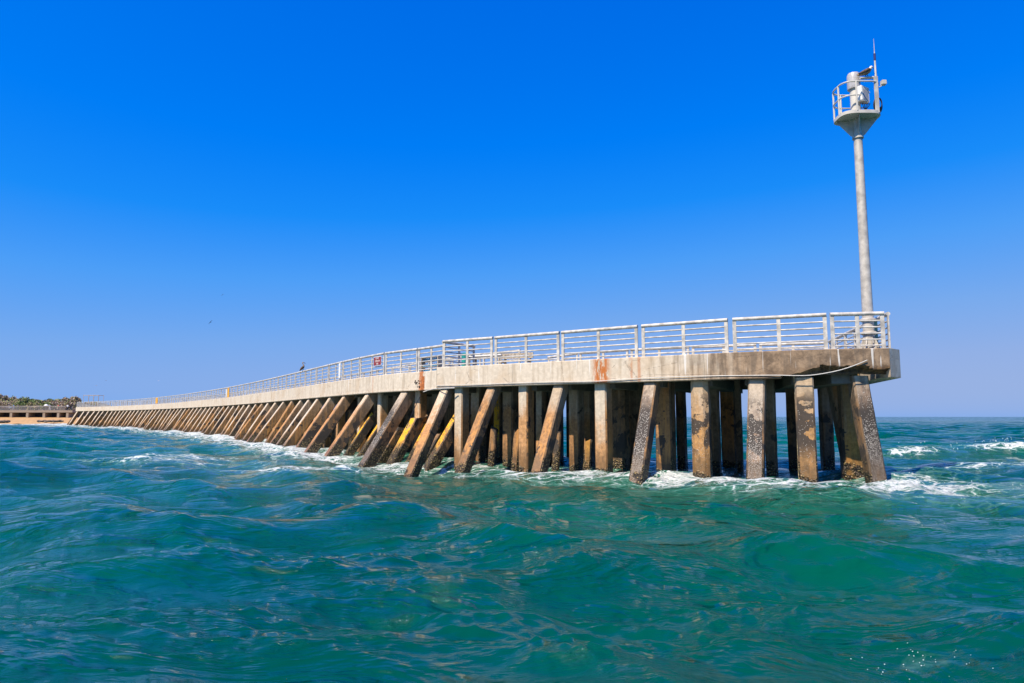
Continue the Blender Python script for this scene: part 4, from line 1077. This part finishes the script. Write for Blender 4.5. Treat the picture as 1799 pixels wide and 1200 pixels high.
# ------------------------------------------------------------------ water
def build_water():
    # polar sheet centred under the viewer: fine near, coarse far, all the way to the horizon
    r = [0.4]
    while r[-1] < 4.2: r.append(r[-1] * 1.12)
    while r[-1] < 14000:
        R_ = r[-1]
        dr = R_ * R_ / (698 * 1.94) * 0.85
        if R_ < 130: dr = min(dr, 0.36)
        elif R_ < 400: dr = min(dr, 0.36 + (R_ - 130) * 0.012)
        else: dr = min(dr, R_ * 0.05)
        r.append(R_ + dr)
    r = np.array(r)
    front_a = np.radians(np.linspace(-43, 43, 780)); back_a = np.radians(np.linspace(43, 317, 92))[1:-1]
    th = np.concatenate([front_a, back_a])              # azimuth from +Y, clockwise
    nr, nt = len(r), len(th)
    Rg, Tg = np.meshgrid(r, th, indexing='ij')
    X = Rg * np.sin(Tg); Y = Rg * np.cos(Tg)
    dr = np.gradient(r)[:, None] * np.ones((1, nt)); dth = np.abs(np.gradient(th)); dth[780:] = np.radians(3)
    sp = np.maximum(dr * 0.9, Rg * dth[None, :])
    Z = np.zeros_like(X); DX = np.zeros_like(X); DY = np.zeros_like(X); comp = np.zeros_like(X)
    g = np.random.default_rng(5)
    N = 150; lam = np.exp(np.linspace(math.log(0.16), math.log(12.0), N)) * g.uniform(0.93, 1.07, N)
    main = math.radians(238)                             # travel direction (math angle): down and to the left
    # slow groups so that calm and lively patches alternate
    patch = 1.0 + 0.35 * np.sin(X * 0.31 + 1.3 + 0.6 * np.sin(Y * 0.17)) * np.sin(Y * 0.23 + 0.5)
    w1 = X * 0.55 + 1.6 * np.sin(Y * 0.42 + 0.7) + 0.8 * np.sin(Y * 1.1 + X * 0.3); w2 = Y * 0.95 + 1.2 * np.sin(X * 0.37 + 2.0) + 0.5 * np.sin(X * 1.3)
    pf = 0.5 + 0.25 * np.sin(w1 * 0.6 + w2) + 0.25 * np.sin(w2 * 1.7 - w1 * 0.45 + 1.0)
    patch2 = 0.30 + 1.35 * np.clip(pf, 0, 1) ** 1.5
    for i in range(N):
        L = lam[i]; k = 2 * math.pi / L
        spread = 0.55 if L > 2.5 else 0.85
        a = main + g.normal(0, spread)
        if L < 1.2: a = main + g.normal(0.15, 0.62)
        slope = 0.030 if L > 2.0 else (0.025 if L > 0.6 else 0.037)
        if L > 6: slope *= 0.75 * (6 / L) ** 0.5
        amp = slope / k
        kx, ky = math.cos(a) * k, math.sin(a) * k
        fade = np.clip((L / (sp * 2.2) - 1.0), 0, 1)
        if not fade.any(): continue
        ph = kx * X + ky * Y + g.uniform(0, 2 * math.pi)
        am = amp * fade * (patch2 if L < 1.1 else (patch if L < 2.5 else 1.0))
        c = np.cos(ph); s = np.sin(ph)
        Z += am * c; ch = 1.15 if L > 1.0 else 0.8
        DX -= ch * am * math.cos(a) * s; DY -= ch * am * math.sin(a) * s
        if L > 0.8: comp += ch * am * k * c
    # hand-placed swells: breaking crest to the right of the pier, hump at its corner, near ridges
    def ridge(cx, cy, ang, ln, wd, h):
        ca, sa = math.cos(ang), math.sin(ang); u = (X - cx) * ca + (Y - cy) * sa; v = -(X - cx) * sa + (Y - cy) * ca
        return h * np.exp(-(u / ln) ** 2 - (v / wd) ** 2)
    far_d = Rg
    Z *= np.where(far_d > 200, np.clip(1.0 - (far_d - 200) / 1500, 0.5, 1), 1.0)
    Z += ridge(25.5, 36.0, -0.22, 5.0, 1.0, 0.62) + ridge(19.5, 34.8, 0.22, 3.0, 0.9, 0.45) + ridge(14.0, 22.6, 0.3, 2.2, 0.8, 0.30) + ridge(9.6, 19.0, 0.25, 1.5, 0.6, 0.22)
    Z += ridge(-3.4, 12.6, 0.35, 3.4, 0.9, 0.30) + ridge(3.6, 14.2, -0.15, 3.0, 0.8, 0.26) + ridge(1.4, 9.2, 0.28, 3.0, 0.6, 0.20)
    # ---- foam amount
    foam = np.zeros_like(X); aer = np.zeros_like(X)
    edge = [Vector((p.x, p.y)) for p in front.p][::2] ; wl_ = [Vector((p.x, p.y)) for p in walk.p]
    def dist_poly(pts, sel):
        d = np.full(sel.sum(), 1e9); xs, ys = X[sel], Y[sel]
        for a, b in zip(pts, pts[1:]):
            ax, ay, bx, by = a.x, a.y, b.x, b.y; ex, ey = bx - ax, by - ay
            t = np.clip(((xs - ax) * ex + (ys - ay) * ey) / (ex * ex + ey * ey + 1e-9), 0, 1)
            d = np.minimum(d, np.hypot(xs - ax - t * ex, ys - ay - t * ey))
        return d
    sel = (Rg < 230) & (np.abs(Tg) < 0.9)
    df = dist_poly([Vector((q_.x, q_.y)) for q_ in [front.at(FL * i / 16) + front.out(FL * i / 16) * 0.8 for i in range(17)]], sel)
    # waterline of the walkway piles sits about 2 m outside the deck edge
    wo_ = []
    for i, p in enumerate(walk.p):
        o = walk.out(walk.L[i]); wo_.append(Vector((p.x + o.x * 1.7, p.y + o.y * 1.7)))
    dw = dist_poly(wo_, sel)
    prog = np.clip(Y[sel] / 60.0, 0.3, 2.2)
    fm = np.zeros(sel.sum())
    fm = np.maximum(fm, 0.79 * np.exp(-(df / 2.2) ** 2))
    fm = np.maximum(fm, 0.70 * np.exp(-(df / 5.0) ** 2))
    fm = np.maximum(fm, 0.93 * np.exp(-(dw / (0.9 + 1.4 * prog)) ** 2))
    fm = np.maximum(fm, 0.76 * np.exp(-(dw / (4.2 * prog + 2.0)) ** 2))
    foam[sel] = fm; aer_ = np.exp(-(np.minimum(df, dw) / (4.5 * np.clip(prog, 0.7, 1.6))) ** 2); aer[sel] = aer_
    def blob(cx, cy, ang, ln, wd, h): return ridge(cx, cy, ang, ln, wd, h)
    foam = np.maximum(foam, blob(-7.5, 24.5, 2.45, 8.0, 2.6, 0.72))
    foam = np.maximum(foam, blob(-16.5, 35.0, 2.35, 10.0, 3.0, 0.72))
    foam = np.maximum(foam, blob(-15, 30, 2.9, 8, 1.8, 0.68))
    foam = np.maximum(foam, blob(19.5, 34.2, 0.22, 3.2, 0.7, 0.68)); foam = np.maximum(foam, blob(25.5, 35.3, -0.22, 4.5, 0.7, 0.76))
    foam = np.maximum(foam, blob(21.5, 31.0, -0.15, 6.0, 1.0, 0.76))
    foam = np.maximum(foam, blob(26, 44, 0.0, 9.0, 1.5, 0.68))
    foam = np.maximum(foam, blob(14.5, 24, 0.2, 3.2, 1.6, 0.64))
    foam = np.maximum(foam, blob(9.8, 19.6, 0.15, 2.4, 1.0, 0.80))
    foam = np.maximum(foam, blob(18, 27, 0.1, 7, 2.5, 0.66))
    foam = np.maximum(foam, blob(3.55, 6.35, 0.3, 0.34, 0.18, 0.60))
    foam = np.maximum(foam, blob(-105, 165, 0.2, 26, 9, 1.0)); foam = np.maximum(foam, blob(-135, 170, 0.0, 60, 8, 0.95))
    aer = np.maximum(aer, blob(-125, 162, 0.1, 60, 22, 2.0)); aer = np.maximum(aer, blob(-9, 27, 2.45, 10, 4, 0.6)); aer = np.maximum(aer, blob(22, 34, 0, 8, 4, 0.35))
    # whitecaps only where crests pinch
    cap = np.clip((comp - 0.50) * 1.6, 0, 0.62) * (Rg > 22)
    foam = np.maximum(foam, cap)
    # crests carry more foam than troughs
    foam = foam * (1.0 + 0.25 * np.clip(Z * 3, -1, 1))
    foam = np.clip(foam, 0, 1.05)
    for i in range(46):
        L = math.exp(g.uniform(math.log(0.45), math.log(2.2))); k = 2 * math.pi / L; a = g.uniform(0, 2 * math.pi); amp = 0.040 / k * 2 ** 0.5
        fade = np.clip((L / (sp * 2.2) - 1.0), 0, 1); ph = math.cos(a) * k * X + math.sin(a) * k * Y + g.uniform(0, 6.28)
        am = amp * fade * np.minimum(aer, 1); Z += am * np.cos(ph); DX -= am * math.cos(a) * np.sin(ph); DY -= am * math.sin(a) * np.sin(ph)
    Z += 0.03 * np.clip(foam - 0.5, 0, 1)
    # swell run-up against the beach so the sea meets the sand softly
    P = np.stack([X + DX, Y + DY, Z], -1).reshape(-1, 3)
    global SPRAY
    SPRAY = []
    gs = np.random.default_rng(3)
    for cx, cy, sx_, sy_, hz, n_, r0 in ((3.58, 6.35, 0.20, 0.12, 0.03, 34, 0.0030), (3.3, 6.35, 0.3, 0.14, 0.02, 8, 0.0025), (25.0, 35.5, 2.6, 0.5, 0.30, 110, 0.013), (27.0, 37.0, 1.2, 0.5, 0.35, 90, 0.014), (10.6, 19.4, 0.9, 0.4, 0.08, 50, 0.007)):
        near_ = np.where((np.abs(P[:, 0] - cx) < sx_ * 3 + 0.6) & (np.abs(P[:, 1] - cy) < sy_ * 3 + 0.6))[0]
        if len(near_) == 0: continue
        for _ in range(n_):
            qx, qy = gs.normal(cx, sx_), gs.normal(cy, sy_); j = near_[np.argmin((P[near_, 0] - qx) ** 2 + (P[near_, 1] - qy) ** 2)]
            SPRAY.append((qx, qy, P[j, 2] + abs(gs.normal(0, hz)) * 0.6, r0 * gs.uniform(0.5, 1.6)))
    idx = np.arange(nr * nt).reshape(nr, nt); nx = np.roll(idx, -1, axis=1)
    quads = np.stack([idx[:-1], nx[:-1], nx[1:], idx[1:]], -1).reshape(-1, 4)[:, ::-1]
    me = bpy.data.meshes.new('sea'); nv = len(P) + 1
    me.vertices.add(nv); me.vertices.foreach_set('co', np.concatenate([P, [[0, 0, 0]]]).astype(np.float32).ravel())
    tri = np.stack([idx[0], nx[0], np.full(nt, nv - 1)], -1)
    nq, ntri = len(quads), len(tri)
    me.loops.add(nq * 4 + ntri * 3)
    me.loops.foreach_set('vertex_index', np.concatenate([quads.ravel(), tri.ravel()]).astype(np.int32))
    me.polygons.add(nq + ntri)
    me.polygons.foreach_set('loop_start', np.concatenate([np.arange(nq) * 4, nq * 4 + np.arange(ntri) * 3]).astype(np.int32))
    me.polygons.foreach_set('use_smooth', np.ones(nq + ntri, dtype=bool))
    me.update(calc_edges=True)
    for nm, arr in (('foam', foam), ('aer', aer)):
        at_ = me.attributes.new(nm, 'FLOAT', 'POINT'); at_.data.foreach_set('value', np.append(arr.reshape(-1), 0).astype(np.float32))
    return me

def water_material():
    k = NT('sea_water'); p = k.pos()
    fo = k.n('ShaderNodeAttribute'); fo.attribute_name = 'foam'; foam = fo.outputs['Fac']
    ae = k.n('ShaderNodeAttribute'); ae.attribute_name = 'aer'; aer = ae.outputs['Fac']
    tint = k.noise(p, 0.06, 3, 0.5)
    body = k.mix(k.step(tint, 0.35, 0.65), (0.0001, 0.050, 0.034), (0.0004, 0.082, 0.046))
    body = k.mix(k.math('MULTIPLY', aer, k.math('MULTIPLY', k.step(k.noise(p, 0.5, 4, 0.6), 0.25, 0.7), 0.75)), body, (0.050, 0.150, 0.098))
    body = k.mix(k.step(aer, 1.05, 1.9), body, (0.03, 0.20, 0.19))
    # foam web
    ps = k.scale_vec(p, (0.75, 1.2, 1.0))
    warp = k.n('ShaderNodeTexNoise'); k.l(ps, warp.inputs['Vector']); warp.inputs['Scale'].default_value = 0.9; warp.inputs['Detail'].default_value = 5
    wv = k.n('ShaderNodeVectorMath', operation='MULTIPLY_ADD'); k.l(warp.outputs['Color'], wv.inputs[0]); wv.inputs[1].default_value = (1.6, 1.6, 0.0); k.l(ps, wv.inputs[2])
    w = wv.outputs[0]
    v1 = k.voro(w, 1.9, 'DISTANCE_TO_EDGE').outputs['Distance']; v2 = k.voro(w, 5.5, 'DISTANCE_TO_EDGE').outputs['Distance']
    web = k.math('SUBTRACT', 1.0, k.math('MINIMUM', k.math('MINIMUM', k.math('MULTIPLY', v1, 4.0), k.math('ADD', k.math('MULTIPLY', v2, 4.5), 0.18)), 1.0))
    nn = k.noise(w, 3.0, 8, 0.75); n2 = k.noise(w, 0.55, 4, 0.6)
    val = k.math('ADD', k.math('MULTIPLY', web, 0.34), k.math('ADD', k.math('MULTIPLY', nn, 0.50), k.math('MULTIPLY', n2, 0.36)))
    thr = k.math('SUBTRACT', 1.10, k.math('MULTIPLY', foam, 0.63))
    ff = k.step(k.math('SUBTRACT', val, thr), -0.02, 0.10)
    ff = k.math('MULTIPLY', ff, k.step(foam, 0.05, 0.3))
    fcol = k.mix(k.step(k.noise(p, 9.0, 5, 0.7), 0.3, 0.7), (0.38, 0.45, 0.43), (0.78, 0.79, 0.76))
    # translucent half-submerged bubbles just under the surface around the foam
    halo = k.math('MULTIPLY', k.step(k.math('SUBTRACT', val, thr), -0.22, 0.05), k.step(foam, 0.1, 0.5))
    body = k.mix(k.math('MULTIPLY', halo, 0.40), body, (0.16, 0.34, 0.27))
    # distance-free micro waves
    def ridge_n(scale, det, sx, sy, dist=0.15):
        n_ = k.noise(k.scale_vec(p, (sx, sy, 1.0)), scale, det, 0.55, dist)
        return k.math('SUBTRACT', 1.0, k.math('MULTIPLY', k.math('ABSOLUTE', k.math('SUBTRACT', n_, 0.5)), 2.0))
    b1 = ridge_n(1.5, 5, 0.7, 1.5); b2 = ridge_n(4.2, 6, 0.6, 1.7); b4 = k.noise(k.scale_vec(p, (1.0, 1.3, 1.0)), 16.0, 3, 0.6)
    b3 = k.noise(k.scale_vec(p, (0.8, 1.2, 1.0)), 0.75, 4, 0.6)
    lp = k.n('ShaderNodeVectorMath', operation='LENGTH'); k.l(p, lp.inputs[0]); dist = lp.outputs['Value']
    farw = k.step(dist, 45.0, 160.0)
    calm = k.math('ADD', 0.35, k.math('MULTIPLY', k.step(k.noise(k.scale_vec(p, (0.7, 1.5, 1.0)), 0.55, 4, 0.6, 1.2), 0.40, 0.62), 1.05))     # cat's paws: lively and smooth patches
    h = k.math('ADD', k.math('MULTIPLY', b1, 0.060), k.math('ADD', k.math('MULTIPLY', b2, 0.050), k.math('MULTIPLY', b4, 0.017)))
    h = k.math('MULTIPLY', k.math('MULTIPLY', h, calm), k.math('ADD', 0.55, k.math('MULTIPLY', k.step(dist, 7.0, 18.0), 0.75)))
    h = k.math('ADD', h, k.math('MULTIPLY', k.math('MULTIPLY', b3, 0.95), farw))
    h = k.math('ADD', h, k.math('MULTIPLY', k.math('MULTIPLY', k.noise(p, 2.2, 5, 0.65, 1.0), 0.22), k.step(aer, 0.2, 0.9)))
    nrm = k.bump(h, 1.0, 1.0)
    k.l(nrm, k.b.inputs['Normal'])
    k.l(body, k.b.inputs['Base Color']); k.b.inputs['Roughness'].default_value = 0.035
    k.b.inputs['IOR'].default_value = 1.333; k.l(k.math('SUBTRACT', 0.5, k.math('MULTIPLY', k.step(dist, 60.0, 500.0), 0.26)), k.b.inputs['Specular IOR Level'])
    fb = k.n('ShaderNodeBsdfPrincipled'); k.l(fcol, fb.inputs['Base Color']); fb.inputs['Roughness'].default_value = 0.8
    k.l(k.bump(k.math('ADD', nn, k.math('MULTIPLY', k.noise(p, 30, 4), 0.3)), 0.6, 0.10, nrm), fb.inputs['Normal'])
    mx = k.n('ShaderNodeMixShader'); k.l(ff, mx.inputs[0]); k.l(k.b.outputs[0], mx.inputs[1]); k.l(fb.outputs[0], mx.inputs[2]); k.l(mx.outputs[0], k.out.inputs[0])
    return k.m
sea = link('sea', build_water(), water_material()); tag(sea, kind='structure')

bm = bmesh.new()
for (x_, y_, z_, r_) in SPRAY:
    bmesh.ops.create_icosphere(bm, subdivisions=1, radius=r_, matrix=Matrix.Translation((x_, y_, z_)) @ Matrix.Diagonal((1.5, 1.0, 0.8, 1)))
sp_ = bobj('spray', bm, simple('spray_drops', (0.85, 0.87, 0.86), 0.25, 0, 0.05), None, True); tag(sp_, 'scattered white water drops thrown up by the breaking crests', 'spray', kind='stuff')
